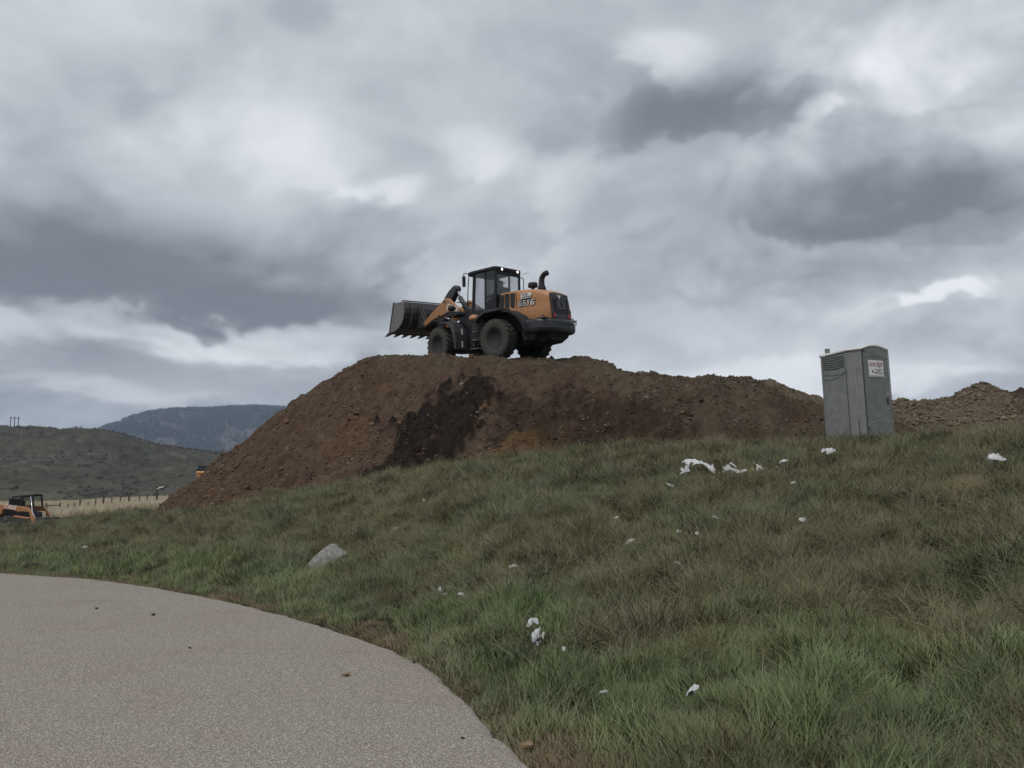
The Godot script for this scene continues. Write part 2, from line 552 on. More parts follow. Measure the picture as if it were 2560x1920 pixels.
func build_mound():
	dirt_noise.seed = 8; dirt_noise.frequency = 0.55; dirt_noise.fractal_octaves = 4
	clod_noise.seed = 15; clod_noise.frequency = 2.2; clod_noise.noise_type = FastNoiseLite.TYPE_CELLULAR; clod_noise.fractal_octaves = 2
	clod_noise.cellular_return_type = FastNoiseLite.RETURN_DISTANCE
	mottle_noise.seed = 19; mottle_noise.frequency = 0.5; mottle_noise.fractal_octaves = 4
	build_mound_grid()
	var t := thing("dirt_mound", "large reddish brown dirt mound with a black topsoil patch under the wheel loader", "dirt pile", Transform3D(Basis(), Vector3(0, 2.6, -29)))
	var inv := t.transform.inverse()
	var cell := 0.065
	var cols := int(31.0 / cell)
	var rows := int(20.5 / cell)
	var pos := PackedVector3Array()
	var col := PackedColorArray()
	var keep := PackedByteArray()
	for j in rows:
		for i in cols:
			var x := -16.5 + i * cell
			var z := -41.0 + j * cell
			var coarse := sample(mound_grid, x, z)
			if coarse < ground_macro(x, z) - 0.6:
				pos.append(inv * Vector3(x, coarse, z)); col.append(Color(0.1, 0.07, 0.05)); keep.append(0)
				continue
			var y := mound(x, z)
			pos.append(inv * Vector3(x, y, z))
			col.append(dirt_colour(x, z, y) if z > -34.0 else Color(0.11, 0.085, 0.065))
			keep.append(1)
	var dm := vmat(1.0)
	dm.metallic_specular = 0.1
	grain(dm, 51, 0.06, 2.2, 0.72, 1.0, 1.2)
	put(grid_mesh(cols, rows, pos, col, keep), "soil", dm, t)
	# clods and stones
	var rng := RandomNumberGenerator.new()
	rng.seed = 909
	var meshes := [rock_mesh(1), rock_mesh(2), rock_mesh(3)]
	var stone := vmat(0.95)
	var lists := [[], [], []]
	var tints := [[], [], []]
	var big := 0
	for k in 95000:
		var x := rng.randf_range(-14.0, 12.5)
		var z := rng.randf_range(-33.0, -21.5)
		if sample(mound_grid, x, z) < ground_macro(x, z) - 0.1: continue
		var y := mound(x, z)
		if y < ground_macro(x, z) - 0.05: continue
		if sample(top_grid, x, z) > 0.8 and x < 3.5: continue
		var low := clampf(1.0 - (y - 2.0) / 5.0, 0.0, 1.0)
		if rng.randf() > 0.10 + 0.75 * low * smoothstep(-0.35, 0.25, mottle_noise.get_noise_2d(x * 1.3 + 7.0, z * 1.3)): continue
		var s := 0.012 + 0.042 * pow(rng.randf(), 3.0) + (0.10 * rng.randf() if rng.randf() < 0.012 else 0.0)
		var c := dirt_colour(x, z, y)
		var u := rng.randf()
		if u < 0.1: c = mix3(c, Color(0.25, 0.22, 0.18), 0.6)
		elif u < 0.2: c = mix3(c, Color(0.19, 0.1, 0.05), 0.6)
		c = c * rng.randf_range(0.75, 1.25)
		var b := Basis.from_euler(Vector3(rng.randf() * TAU, rng.randf() * TAU, rng.randf() * TAU)).scaled(Vector3.ONE * s * Vector3(1.0, rng.randf_range(0.6, 1.0), rng.randf_range(0.7, 1.2)))
		var xf := Transform3D(b, inv * Vector3(x, y + s * 0.25, z))
		if s > 0.06 and big < 250:
			big += 1
			var m := mat(c.linear_to_srgb(), 0.95)
			m.metallic_specular = 0.2
			put(meshes[k % 3], "clod", m, t, xf)
		else:
			lists[k % 3].append(xf); tints[k % 3].append(c)
	for k in 3: scatter("gravel", meshes[k], stone, lists[k], tints[k], t)

# gravel heaps behind the toilet
func build_pile(label: String, centre: Vector3, tops: Array, half: Vector2, ca: Color, cb: Color, seed_n: int, dark_x: float):
	var t := thing("gravel_pile", label, "gravel pile", Transform3D(Basis(), centre))
	var n := FastNoiseLite.new()
	n.seed = seed_n; n.frequency = 0.7; n.fractal_octaves = 4
	var cn := FastNoiseLite.new()
	cn.seed = seed_n + 1; cn.frequency = 3.5; cn.noise_type = FastNoiseLite.TYPE_CELLULAR
	var cell := 0.08
	var cols := int(half.x * 2 / cell)
	var rows := int(half.y * 2 / cell)
	var hf := func(x: float, z: float) -> float:
		var y := -9.0
		for q in tops:
			var d := Vector2((x - q[0]) / q[3], z - q[2]).length()
			y = maxf(y, q[1] - 0.72 * (sqrt(d * d + 0.35) - 0.59))
		return y + n.get_noise_2d(x, z) * 0.28 + n.get_noise_2d(x * 4.0, z * 4.0) * 0.08 + cn.get_noise_2d(x, z) * 0.08
	var pos := PackedVector3Array()
	var col := PackedColorArray()
	var keep := PackedByteArray()
	for j in rows:
		for i in cols:
			var x := -half.x + i * cell
			var z := -half.y + j * cell
			var y: float = hf.call(x, z)
			pos.append(Vector3(x, maxf(y, -0.5), z))
			var f := n.get_noise_2d(x * 1.7, z * 1.7)
			var c := mix3(ca, cb, smoothstep(dark_x - 0.5, dark_x + 0.5, x + f * 1.5))
			col.append(c * (1.0 + f * 0.4 + n.get_noise_2d(x * 20.0, z * 20.0) * 0.4))
			keep.append(1 if y > -0.4 else 0)
	var m := vmat(1.0)
	grain(m, seed_n, 0.07, 2.5, 0.7, 1.0, 1.5)
	put(grid_mesh(cols, rows, pos, col, keep), "heap", m, t)
	var rng := RandomNumberGenerator.new()
	rng.seed = seed_n
	var meshes := [rock_mesh(seed_n), rock_mesh(seed_n + 3)]
	var lists := [[], []]
	var tints := [[], []]
	var big := 0
	for k in 14000:
		var x := rng.randf_range(-half.x, half.x)
		var z := rng.randf_range(-half.y * 0.3, half.y)
		var y: float = hf.call(x, z)
		if y < -0.1: continue
		var f := n.get_noise_2d(x * 1.7, z * 1.7)
		var dk := smoothstep(dark_x - 0.5, dark_x + 0.5, x + f * 1.5)
		if rng.randf() < dk * 0.85: continue
		var s := 0.02 + 0.055 * pow(rng.randf(), 2.5)
		var c := mix3(ca, cb, dk) * rng.randf_range(0.7, 1.5)
		var b := Basis.from_euler(Vector3(rng.randf() * TAU, rng.randf() * TAU, rng.randf() * TAU)).scaled(Vector3.ONE * s * Vector3(1.0, rng.randf_range(0.5, 1.0), rng.randf_range(0.7, 1.2)))
		var xf := Transform3D(b, Vector3(x, y + s * 0.25, z))
		if s > 0.068 and big < 60:
			big += 1
			put(meshes[k % 2], "stone", mat(c.linear_to_srgb(), 0.95), t, xf)
		else:
			lists[k % 2].append(xf); tints[k % 2].append(c)
	for k in 2: scatter("gravel", meshes[k], vmat(0.95), lists[k], tints[k], t)

# ------------------------------------------------------------------ hills

func build_hills():
	# the near grassy hill
	var ridge := lut([[-180, 0.03], [-60, 0.055], [-40, 0.066], [-31.91, 0.0642], [-29.5, 0.0624], [-27.0, 0.0609], [-24.36, 0.0536], [-21.6, 0.0479], [-19.3, 0.0412], [-14, 0.03], [-6, 0.02], [40, 0.02], [180, 0.03]], 1.0)
	var bn := FastNoiseLite.new()
	bn.seed = 66; bn.frequency = 0.02; bn.fractal_octaves = 5
	var pos := PackedVector3Array()
	var col := PackedColorArray()
	var azs := []
	var a := -58.0
	while a < -4.0: azs.append(a); a += 0.14
	var rows := 150
	var near_h := func(az: float, u: float) -> Vector3:
		var rr := 760.0 + 40.0 * sin(az * 0.3)
		var r := lerpf(200.0, rr, minf(u, 1.0)) + maxf(u - 1.0, 0.0) * 900.0
		var x := sin(deg_to_rad(az)) * r
		var z := -cos(deg_to_rad(az)) * r
		var top := 1.6 + at_lut(ridge, az) * rr
		var s := 0.55 * pow(minf(u, 1.0), 1.25) + 0.45 * smoothstep(0.0, 1.0, u)
		var y := lerpf(-2.0, top, s) - maxf(u - 1.0, 0.0) * 160.0
		var w := minf(u, 1.0) * (1.0 - 0.8 * smoothstep(0.75, 1.0, u))
		y += w * (hill_noise.get_noise_2d(x, z) * 26.0 + hill_noise.get_noise_2d(x * 3.0 + 90.0, z * 3.0) * 7.0)
		return Vector3(x, y, z)
	for j in rows:
		var u := 1.3 * j / (rows - 1.0)
		for az in azs:
			var p: Vector3 = near_h.call(az, u)
			pos.append(p)
			var n := bn.get_noise_2d(p.x, p.z)
			var big := hill_noise.get_noise_2d(p.x * 2.0 + 300.0, p.z * 2.0)
			var c := mix3(Color(0.050, 0.050, 0.039), Color(0.068, 0.068, 0.052), 0.5 + big * 1.2)
			c = mix3(c, Color(0.048, 0.042, 0.042), 0.6 * smoothstep(-0.1, 0.45, n + big * 0.4 + 0.4 * smoothstep(0.5, 1.0, u)))
			c = mix3(c, Color(0.12, 0.115, 0.085), smoothstep(0.03, 0.0, absf(bn.get_noise_2d(p.x * 0.3 + 70.0, p.z * 0.9))) * 0.55)
			col.append(c * (1.0 + 0.7 * bn.get_noise_2d(p.x * 9.0, p.z * 3.0)))
	near_hill = near_h
	var h := put(grid_mesh(azs.size(), rows, pos, col), "hill", vmat(1.0))
	h.set_meta("kind", "structure")
	# brush on it
	var rng := RandomNumberGenerator.new()
	rng.seed = 5
	var bush := MB.new()
	for k in 60:
		var d := Vector3(rng.randfn(), absf(rng.randfn()) * 0.8, rng.randfn()).normalized() * rng.randf_range(0.6, 1.0)
		var s := Vector3(rng.randfn(), rng.randfn(), rng.randfn()).normalized() * 0.34
		var e := s.cross(d).normalized() * 0.34
		bush.tri(d - s, d + s, d + e)
	var bm := bush.done()
	var xfs := []
	var cols := []
	for k in 30000:
		var az := rng.randf_range(-36.0, -16.0)
		var u := rng.randf_range(0.1, 1.03)
		var p: Vector3 = near_h.call(az, u)
		var n := bn.get_noise_2d(p.x, p.z) + hill_noise.get_noise_2d(p.x * 2.0 + 300.0, p.z * 2.0) * 0.5
		var want := smoothstep(-0.3, 0.6, n) * 0.11 + smoothstep(0.93, 1.0, u) * 0.75 + smoothstep(0.55, 0.95, u) * smoothstep(0.0, 0.25, n) * 0.4
		if rng.randf() > want: continue
		var s := rng.randf_range(0.4, 1.3) * (2.1 if u > 0.93 else 0.6)
		xfs.append(Transform3D(Basis(Vector3.UP, rng.randf() * TAU).scaled(Vector3(s * 1.3, s, s * 1.3)), p + Vector3.UP * s * 0.2))
		cols.append(mix3(Color(0.105, 0.094, 0.082), Color(0.14, 0.13, 0.11), rng.randf()) * rng.randf_range(0.8, 1.2))
	var brush := scatter("brush", bm, vmat(1.0), xfs, cols)
	tag(brush, "low leafless brush covering the grassy hill ridge", "brush")
	# the far wooded mountain
	var mr := lut([[-180, 0.02], [-45, 0.03], [-32, 0.04], [-27.0, 0.0614], [-25.75, 0.0732], [-24.45, 0.0833], [-23.11, 0.0883], [-21.73, 0.0913], [-20.32, 0.0916], [-18.89, 0.0951], [-17.14, 0.0966], [-15.04, 0.0955], [-10, 0.09], [-3, 0.06], [6, 0.03], [180, 0.02]], 0.5)
	var far_h := func(az: float, u: float) -> Vector3:
		var r := lerpf(2600.0, 4400.0, u)
		var x := sin(deg_to_rad(az)) * r
		var z := -cos(deg_to_rad(az)) * r
		var top := 1.6 + at_lut(mr, az) * 4050.0
		var y := lerpf(-5.0, top, smoothstep(0.0, 0.82, u) * 0.45 + 0.55 * minf(u / 0.806, 1.0)) - maxf(u - 0.81, 0.0) * 500.0
		var w := minf(u * 1.5, 1.0) * (1.0 - smoothstep(0.5, 0.78, u))
		y += w * (hill_noise.get_noise_2d(x * 0.5 + 800.0, z * 0.5) * 120.0 + hill_noise.get_noise_2d(x * 1.5, z * 1.5 + 500.0) * 30.0)
		return Vector3(x, y, z)
	pos = PackedVector3Array(); col = PackedColorArray(); azs = []
	a = -40.0
	while a < 4.0: azs.append(a); a += 0.12
	rows = 110
	for j in rows:
		var u := j / (rows - 1.0)
		for az in azs:
			var p: Vector3 = far_h.call(az, u)
			pos.append(p)
			var n := bn.get_noise_2d(p.x * 0.25, p.z * 0.25)
			var c := mix3(Color(0.088, 0.078, 0.074), Color(0.036, 0.040, 0.033), smoothstep(-0.15, 0.2, n + 0.5 * (u - 0.5)))
			c = mix3(c, Color(0.10, 0.105, 0.075), smoothstep(0.22, 0.1, u))
			col.append(c * (1.0 + 0.5 * bn.get_noise_2d(p.x * 2.0, p.z * 2.0)))
	var mt := put(grid_mesh(azs.size(), rows, pos, col), "mountain", vmat(1.0))
	mt.set_meta("kind", "structure")
	var tree := MB.new()
	tree.lathe([[0.32, 0.0], [0.26, 0.35], [0.12, 0.75], [0.01, 1.0]], Transform3D(Basis(Vector3.RIGHT, -PI / 2), Vector3.ZERO), 5)
	xfs = []; cols = []
	for k in 26000:
		var az := rng.randf_range(-28.0, -13.0)
		var u := rng.randf_range(0.2, 0.84)
		var p: Vector3 = far_h.call(az, u)
		var n := bn.get_noise_2d(p.x * 0.25, p.z * 0.25)
		if rng.randf() > 0.05 + 0.95 * smoothstep(-0.12, 0.15, n + 0.6 * (u - 0.5)): continue
		var s := rng.randf_range(9.0, 22.0)
		xfs.append(Transform3D(Basis(Vector3.UP, rng.randf() * TAU).scaled(Vector3(s * 0.8, s, s * 0.8)), p - Vector3.UP))
		cols.append(mix3(Color(0.028, 0.036, 0.028), Color(0.07, 0.062, 0.056), 1.0 if rng.randf() < 0.25 else 0.0) * rng.randf_range(0.7, 1.3))
	var wood := scatter("forest", tree.done(), vmat(1.0), xfs, cols)
	tag(wood, "dark conifer forest covering the far mountain", "forest")

# ------------------------------------------------------------------ grass

func tuft(rng: RandomNumberGenerator, n: int, rad: float, l0: float, l1: float, lean0: float, lean1: float, bias: float, width: float, dry: float) -> ArrayMesh:
	var pos := PackedVector3Array()
	var nor := PackedVector3Array()
	var col := PackedColorArray()
	var idx := PackedInt32Array()
	for k in n:
		var an := rng.randf() * TAU
		var p := Vector3(cos(an), 0, sin(an)) * rad * sqrt(rng.randf()) + Vector3.DOWN * 0.02
		var dir := rng.randf() * TAU if rng.randf() > bias else rng.randfn() * 0.5
		var d := Vector3(cos(dir), 0, sin(dir))
		var l := rng.randf_range(l0, l1)
		var tilt := rng.randf_range(lean0 * 0.3, lean0)
		var bend := rng.randf_range(lean1 * 0.3, lean1)
		var side := Vector3(-d.z, 0, d.x).rotated(Vector3.UP, rng.randfn() * 0.5) * width * rng.randf_range(0.6, 1.2)
		var c := Color(1, 1, 1) * rng.randf_range(0.6, 1.25)
		if rng.randf() < dry: c = Color(2.9, 2.25, 1.9) * rng.randf_range(0.6, 1.15)
		elif rng.randf() < 0.2: c = c * Color(1.35, 1.15, 0.9)
		var base := pos.size()
		for s in 4:
			var f := s / 3.0
			var an2 := tilt + bend * f
			var w := side * (1.0 - f * f * 0.92)
			pos.append(p - w); pos.append(p + w)
			var nn := (d * -cos(an2) + Vector3.UP * sin(an2)).lerp(Vector3.UP, 0.4).normalized()
			nor.append(nn); nor.append(nn)
			col.append(c); col.append(c)
			p += (d * sin(an2) + Vector3.UP * cos(an2)) * l / 3.0
		for s in 3:
			var q := base + s * 2
			var face := (pos[q + 2] - pos[q]).cross(pos[q + 1] - pos[q])
			if face.dot(nor[q] + nor[q + 2]) > 0.0: idx.append_array([q, q + 1, q + 2, q + 1, q + 3, q + 2])
			else: idx.append_array([q, q + 2, q + 1, q + 1, q + 2, q + 3])
	var arr := []
	arr.resize(Mesh.ARRAY_MAX)
	arr[Mesh.ARRAY_VERTEX] = pos
	arr[Mesh.ARRAY_NORMAL] = nor
	arr[Mesh.ARRAY_COLOR] = col
	arr[Mesh.ARRAY_INDEX] = idx
	var me := ArrayMesh.new()
	me.add_surface_from_arrays(Mesh.PRIMITIVE_TRIANGLES, arr)
	return me

func build_grass():
	var rng := RandomNumberGenerator.new()
	rng.seed = 4242
	# short, lush, matted, thatch, bents
	var kinds := []
	for q in [[250, 0.21, 0.03, 0.10, 0.8, 0.9, 0.1, 0.0017, 0.16], [220, 0.19, 0.07, 0.22, 0.6, 1.1, 0.2, 0.0019, 0.07], [210, 0.20, 0.10, 0.33, 1.15, 1.4, 0.3, 0.0019, 0.16], [200, 0.24, 0.08, 0.30, 1.45, 0.5, 0.1, 0.0019, 0.34], [30, 0.18, 0.15, 0.46, 1.0, 1.2, 0.1, 0.0021, 0.9]]:
		for v in 3: kinds.append(tuft(rng, q[0], q[1], q[2], q[3], q[4], q[5], q[6], q[7], q[8]))
	var lists := []
	var tints := []
	for k in 15: lists.append([]); tints.append([])
	var swirl := FastNoiseLite.new()
	swirl.seed = 71; swirl.frequency = 0.35
	var patch := FastNoiseLite.new()
	patch.seed = 72; patch.frequency = 0.8; patch.fractal_octaves = 2
	var bands := [[2.3, 8.0, 84.0], [8.0, 14.0, 58.0], [14.0, 22.5, 38.0], [22.5, 36.0, 20.0], [36.0, 60.0, 8.0]]
	for b in bands:
		var a0 := deg_to_rad(-38.0)
		var a1 := deg_to_rad(42.0 if b[1] < 23.0 else -4.0 if b[1] < 40.0 else -17.0)
		var area: float = (a1 - a0) / 2.0 * (b[1] * b[1] - b[0] * b[0])
		for k in int(area * b[2]):
			var az := rng.randf_range(a0, a1)
			var r := sqrt(rng.randf_range(b[0] * b[0], b[1] * b[1]))
			var x := sin(az) * r
			var z := -cos(az) * r
			var off := off_path(x, z) + patch.get_noise_2d(x * 3.0, z * 3.0) * 0.06
			if off < 0.03: continue
			var az_d := rad_to_deg(az)
			if r > at_lut(crest_lut, az_d) + (4.5 if az_d > -4.0 else 3.0) and az_d > -23.5: continue
			if x > -16.0 and z < -22.0 and sample(mound_grid, x, z) > ground_macro(x, z) + 0.06 + patch.get_noise_2d(x * 2.0, z * 2.0) * 0.25: continue
			var rel := (r - at_lut(toe_lut, az_d)) / (at_lut(crest_lut, az_d) - at_lut(toe_lut, az_d))
			var n := kind_noise.get_noise_2d(x, z)
			var n2 := kind_noise.get_noise_2d(x * 2.3 + 60.0, z * 2.3)
			var t := tuss_noise.get_noise_2d(x, z)
			# what grows here: mown-short beside the path, lush at the foot, matted on the bank, lush again on the crest
			var lush := 1.3 - absf(rel - 0.1) * 5.0 + maxf(0.0, (rel - 0.72) * 4.0) + n * 1.6 - maxf(0.0, az_d - 8.0) * 0.03
			if az_d < -12.0: lush += 0.55
			var kind := 2
			var u := rng.randf()
			if off < 0.62 + 0.5 * n2: kind = 0
			elif off < 1.5 + n and u < 0.55: kind = 0
			elif lush + (u - 0.5) * 0.8 > 0.55: kind = 1
			elif n2 + (u - 0.5) * 0.5 + (0.12 if az_d > 6.0 else 0.0) > 0.12: kind = 3
			if rng.randf() < ((0.30 if kind > 1 else 0.16) if kind > 0 else 0.06): kind = 4
			if kind != 0 and t < -0.24 and rng.randf() < 0.8: continue
			var s := rng.randf_range(0.6, 1.2) * (1.1 if r > 14.0 else 1.0) * (1.0 + 0.5 * patch.get_noise_2d(x + 50.0, z))
			if kind == 1 and off < 1.6: s *= lerpf(0.6, 1.0, off / 1.6)
			if off < 0.22: s *= 0.25 + 2.6 * off
			# which way the mat lies: mostly down the bank, swirled
			var turn := swirl.get_noise_2d(x, z) * 5.0 + rng.randfn() * 1.1 - az + PI * 0.55
			if r < 24.0 and kind != 4:
				var under := false
				for q in snow_spots:
					if absf(x - q[0]) < q[2] * 0.6 + 0.10 and z - q[1] > -q[3] * 0.6 - 0.08 and z - q[1] < q[3] * 0.6 + 0.22: under = true
				if under and rng.randf() < 0.7: continue
			var y := ground(x, z)
			var up := Vector3(ground(x - 0.2, z) - ground(x + 0.2, z), 0.4, ground(x, z - 0.2) - ground(x, z + 0.2)).normalized()
			var bs := Basis(Quaternion(Vector3.UP, up)) * Basis(Vector3.UP, turn).scaled(Vector3(s, s * rng.randf_range(0.8, 1.2), s))
			var w := kind * 3 + k % 3
			lists[w].append(Transform3D(bs, Vector3(x, y, z)))
			var c := Color(0.10, 0.12, 0.06)
			if kind == 0: c = mix3(Color(0.160, 0.165, 0.092), Color(0.175, 0.140, 0.085), 0.5 + n2 * 1.6)
			elif kind == 1: c = mix3(Color(0.102, 0.150, 0.060), Color(0.162, 0.192, 0.092), 0.5 + n2 + (0.25 if az_d < -8.0 else -0.1))
			elif kind == 2: c = mix3(Color(0.096, 0.110, 0.054), Color(0.138, 0.124, 0.064), 0.45 + n * 1.2 + n2 * 0.6)
			elif kind == 3: c = mix3(Color(0.130, 0.105, 0.058), Color(0.112, 0.112, 0.056), 0.5 + n2 * 1.5)
			else: c = Color(0.135, 0.130, 0.085)
			tints[w].append(c * rng.randf_range(0.85, 1.4) * Color(rng.randf_range(0.92, 1.1), 1.0, rng.randf_range(0.9, 1.1)))
	var g := Node3D.new()
	g.name = "grass"
	add_child(g, true)
	g.set_meta("kind", "stuff")
	tag(g, "rough olive green grass matted over the bank beside the path", "grass")
	var gm := vmat(0.6)
	gm.metallic_specular = 0.4
	gm.backlight_enabled = true
	gm.backlight = Color(0.25, 0.25, 0.2)
	var total := 0
	for w in 15:
		total += lists[w].size()
		scatter("tuft", kinds[w], gm, lists[w], tints[w], g)
	print("tufts ", total)
	# tall dead grass of the field behind the fence
	var dm := [tuft(rng, 40, 0.3, 0.45, 0.95, 0.35, 0.5, 0.3, 0.008, 0.0), tuft(rng, 40, 0.35, 0.4, 0.8, 0.45, 0.7, 0.3, 0.008, 0.0)]
	lists = [[], []]; tints = [[], []]
	for k in 80000:
		var az := deg_to_rad(rng.randf_range(-35.0, -19.5))
		var r := sqrt(rng.randf_range(85.0 * 85.0, 230.0 * 230.0))
		var x := sin(az) * r
		var z := -cos(az) * r
		var s := kind_noise.get_noise_2d(x * 0.10 + 40.0, z * 0.25)
		var band := smoothstep(-0.2, 0.05, s) * (1.0 - smoothstep(150.0, 200.0, r)) + (1.0 - smoothstep(88.0, 112.0, r))
		if rng.randf() > band: continue
		var sc := rng.randf_range(0.7, 1.2)
		lists[k & 1].append(Transform3D(Basis(Vector3.UP, rng.randf() * TAU).scaled(Vector3.ONE * sc), Vector3(x, ground(x, z), z)))
		tints[k & 1].append(mix3(Color(0.47, 0.41, 0.30), Color(0.60, 0.54, 0.41), rng.randf()))
	var d := Node3D.new()
	d.name = "dry_grass"
	add_child(d, true)
	d.set_meta("kind", "stuff")
	tag(d, "pale straw coloured dead grass in the field behind the fence", "grass")
	for k in 2: scatter("tuft", dm[k], gm, lists[k], tints[k], d)

# ------------------------------------------------------------------ sky

func build_sky() -> Sky:
	var W := 2560
	var H := 1280
	var n1 := FastNoiseLite.new(); n1.seed = 3; n1.frequency = 0.55; n1.fractal_octaves = 5; n1.fractal_gain = 0.52
	var n2 := FastNoiseLite.new(); n2.seed = 14; n2.frequency = 3.0; n2.fractal_octaves = 6; n2.fractal_gain = 0.58
	var n3 := FastNoiseLite.new(); n3.seed = 25; n3.frequency = 0.9; n3.fractal_octaves = 3
	var n4 := FastNoiseLite.new(); n4.seed = 41; n4.frequency = 3.4; n4.fractal_octaves = 6; n4.fractal_gain = 0.6; n4.fractal_type = FastNoiseLite.FRACTAL_RIDGED
	# cloud masses: azimuth, elevation, half width, half height, thickness (dark when negative)
	var masses := [[-21.5, 12.9, 12.5, 2.5, -0.52], [-31.0, 13.6, 7.5, 2.2, -0.3], [-14.0, 12.1, 8.0, 1.3, -0.3], [-17.3, 10.0, 9.3, 1.1, 0.22], [-5.8, 13.4, 3.6, 3.2, 0.14], [-29.3, 8.1, 6.0, 1.3, -0.16], [-27.9, 6.0, 7.0, 0.8, 0.22], [12.8, 23.7, 10.5, 1.9, -0.44], [25.0, 17.2, 10.5, 1.7, -0.40], [32.5, 16.0, 7.0, 2.2, -0.30], [18.9, 13.2, 14.0, 2.6, -0.21], [26.8, 26.2, 7.3, 2.8, 0.2], [9.0, 28.3, 5.1, 1.9, 0.3], [-10.5, 19.8, 2.7, 1.2, 0.28], [-4.9, 22.7, 4.0, 1.6, 0.18], [29.5, 11.6, 2.8, 0.4, 0.42], [14.5, 8.1, 7.6, 1.1, 0.26], [26.9, 6.7, 5.4, 0.9, 0.22], [-16.0, 23.1, 7.1, 2.0, 0.12], [-16.3, 30.3, 2.6, 1.2, -0.16], [23.2, 23.9, 1.4, 0.8, 0.26], [-26.1, 23.7, 2.8, 0.9, -0.14], [17.9, 24.9, 9.7, 1.1, -0.15], [3.1, 19.4, 2.0, 3.1, 0.1], [4.9, 24.8, 2.1, 2.3, 0.15],
		[75.0, 22.0, 11.0, 2.6, -0.5], [110.0, 14.0, 11.0, 2.4, -0.5], [150.0, 24.0, 11.0, 2.6, -0.45], [-70.0, 18.0, 11.0, 2.5, -0.5], [-110.0, 27.0, 12.0, 2.8, -0.45], [-150.0, 15.0, 11.0, 2.5, -0.5]]
	var out := PackedFloat32Array()
	out.resize(W * H * 3)
	var stops := [[-0.5, Color(0.125, 0.139, 0.163)], [0.12, Color(0.165, 0.182, 0.210)], [0.35, Color(0.243, 0.264, 0.295)], [0.58, Color(0.365, 0.390, 0.428)], [0.78, Color(0.515, 0.546, 0.580)], [1.0, Color(0.72, 0.75, 0.775)], [1.5, Color(0.88, 0.90, 0.91)]]
	for j in H / 2 + 2:
		var el := PI / 2 - PI * (j + 0.5) / H
		var cy := cos(el)
		var sy := maxf(sin(el), 0.0)
		var eld := rad_to_deg(el)
		for i in W:
			var az := wrapf(TAU * (i + 0.5) / W, -PI, PI)
			var d := 1.0 / (sy + 0.34)
			var qx := sin(az) * cy * d
			var qz := -cos(az) * cy * d
			var wx := n3.get_noise_2d(qx, qz)
			var wz := n3.get_noise_2d(qx + 31.0, qz + 17.0)
			var fine := n2.get_noise_2d(qx + wx * 0.12, qz + wz * 0.12)
			var v := 0.69 + 0.30 * n1.get_noise_2d(qx + wx * 0.2, qz + wz * 0.2) + 0.20 * fine - 0.13 * (n4.get_noise_2d(qx + wx * 0.15, qz + wz * 0.15) - 0.15) * clampf(0.6 + 2.0 * wx, 0.15, 1.3)
			var azd := rad_to_deg(az) + wx * 4.0 + fine * 3.5
			var ee := eld + wz * 1.5 + fine * 1.9
			for m in masses:
				var da: float = absf(azd - m[0])
				if da > m[2] * 2.4: continue
				var de: float = (ee - m[1]) / m[3]
				if m[4] < -0.2: de *= 1.7 if de < 0.0 else 0.55
				if absf(de) > 2.4: continue
				da /= m[2]
				var gm := exp(-da * da - de * de)
				v += m[4] * (0.62 * gm + 0.42 * smoothstep(0.22, 0.62, gm + fine * 0.55))
			v += 0.10 * smoothstep(7.0, 1.0, eld)
			var c: Color = stops[6][1]
			for s in 6:
				if v < stops[s + 1][0]:
					c = (stops[s][1] as Color).lerp(stops[s + 1][1], clampf((v - stops[s][0]) / (stops[s + 1][0] - stops[s][0]), 0.0, 1.0))
					break
			var o := (j * W + i) * 3
			out[o] = c.r; out[o + 1] = c.g; out[o + 2] = c.b
	for k in range((H / 2 + 2) * W, W * H):
		out[k * 3] = 0.2; out[k * 3 + 1] = 0.2; out[k * 3 + 2] = 0.2
	var im := Image.create_from_data(W, H, false, Image.FORMAT_RGBF, out.to_byte_array())
	var pm := PanoramaSkyMaterial.new()
	pm.panorama = ImageTexture.create_from_image(im)
	var s := Sky.new()
	s.sky_material = pm
	return s
# ------------------------------------------------------------------ materials of the machines

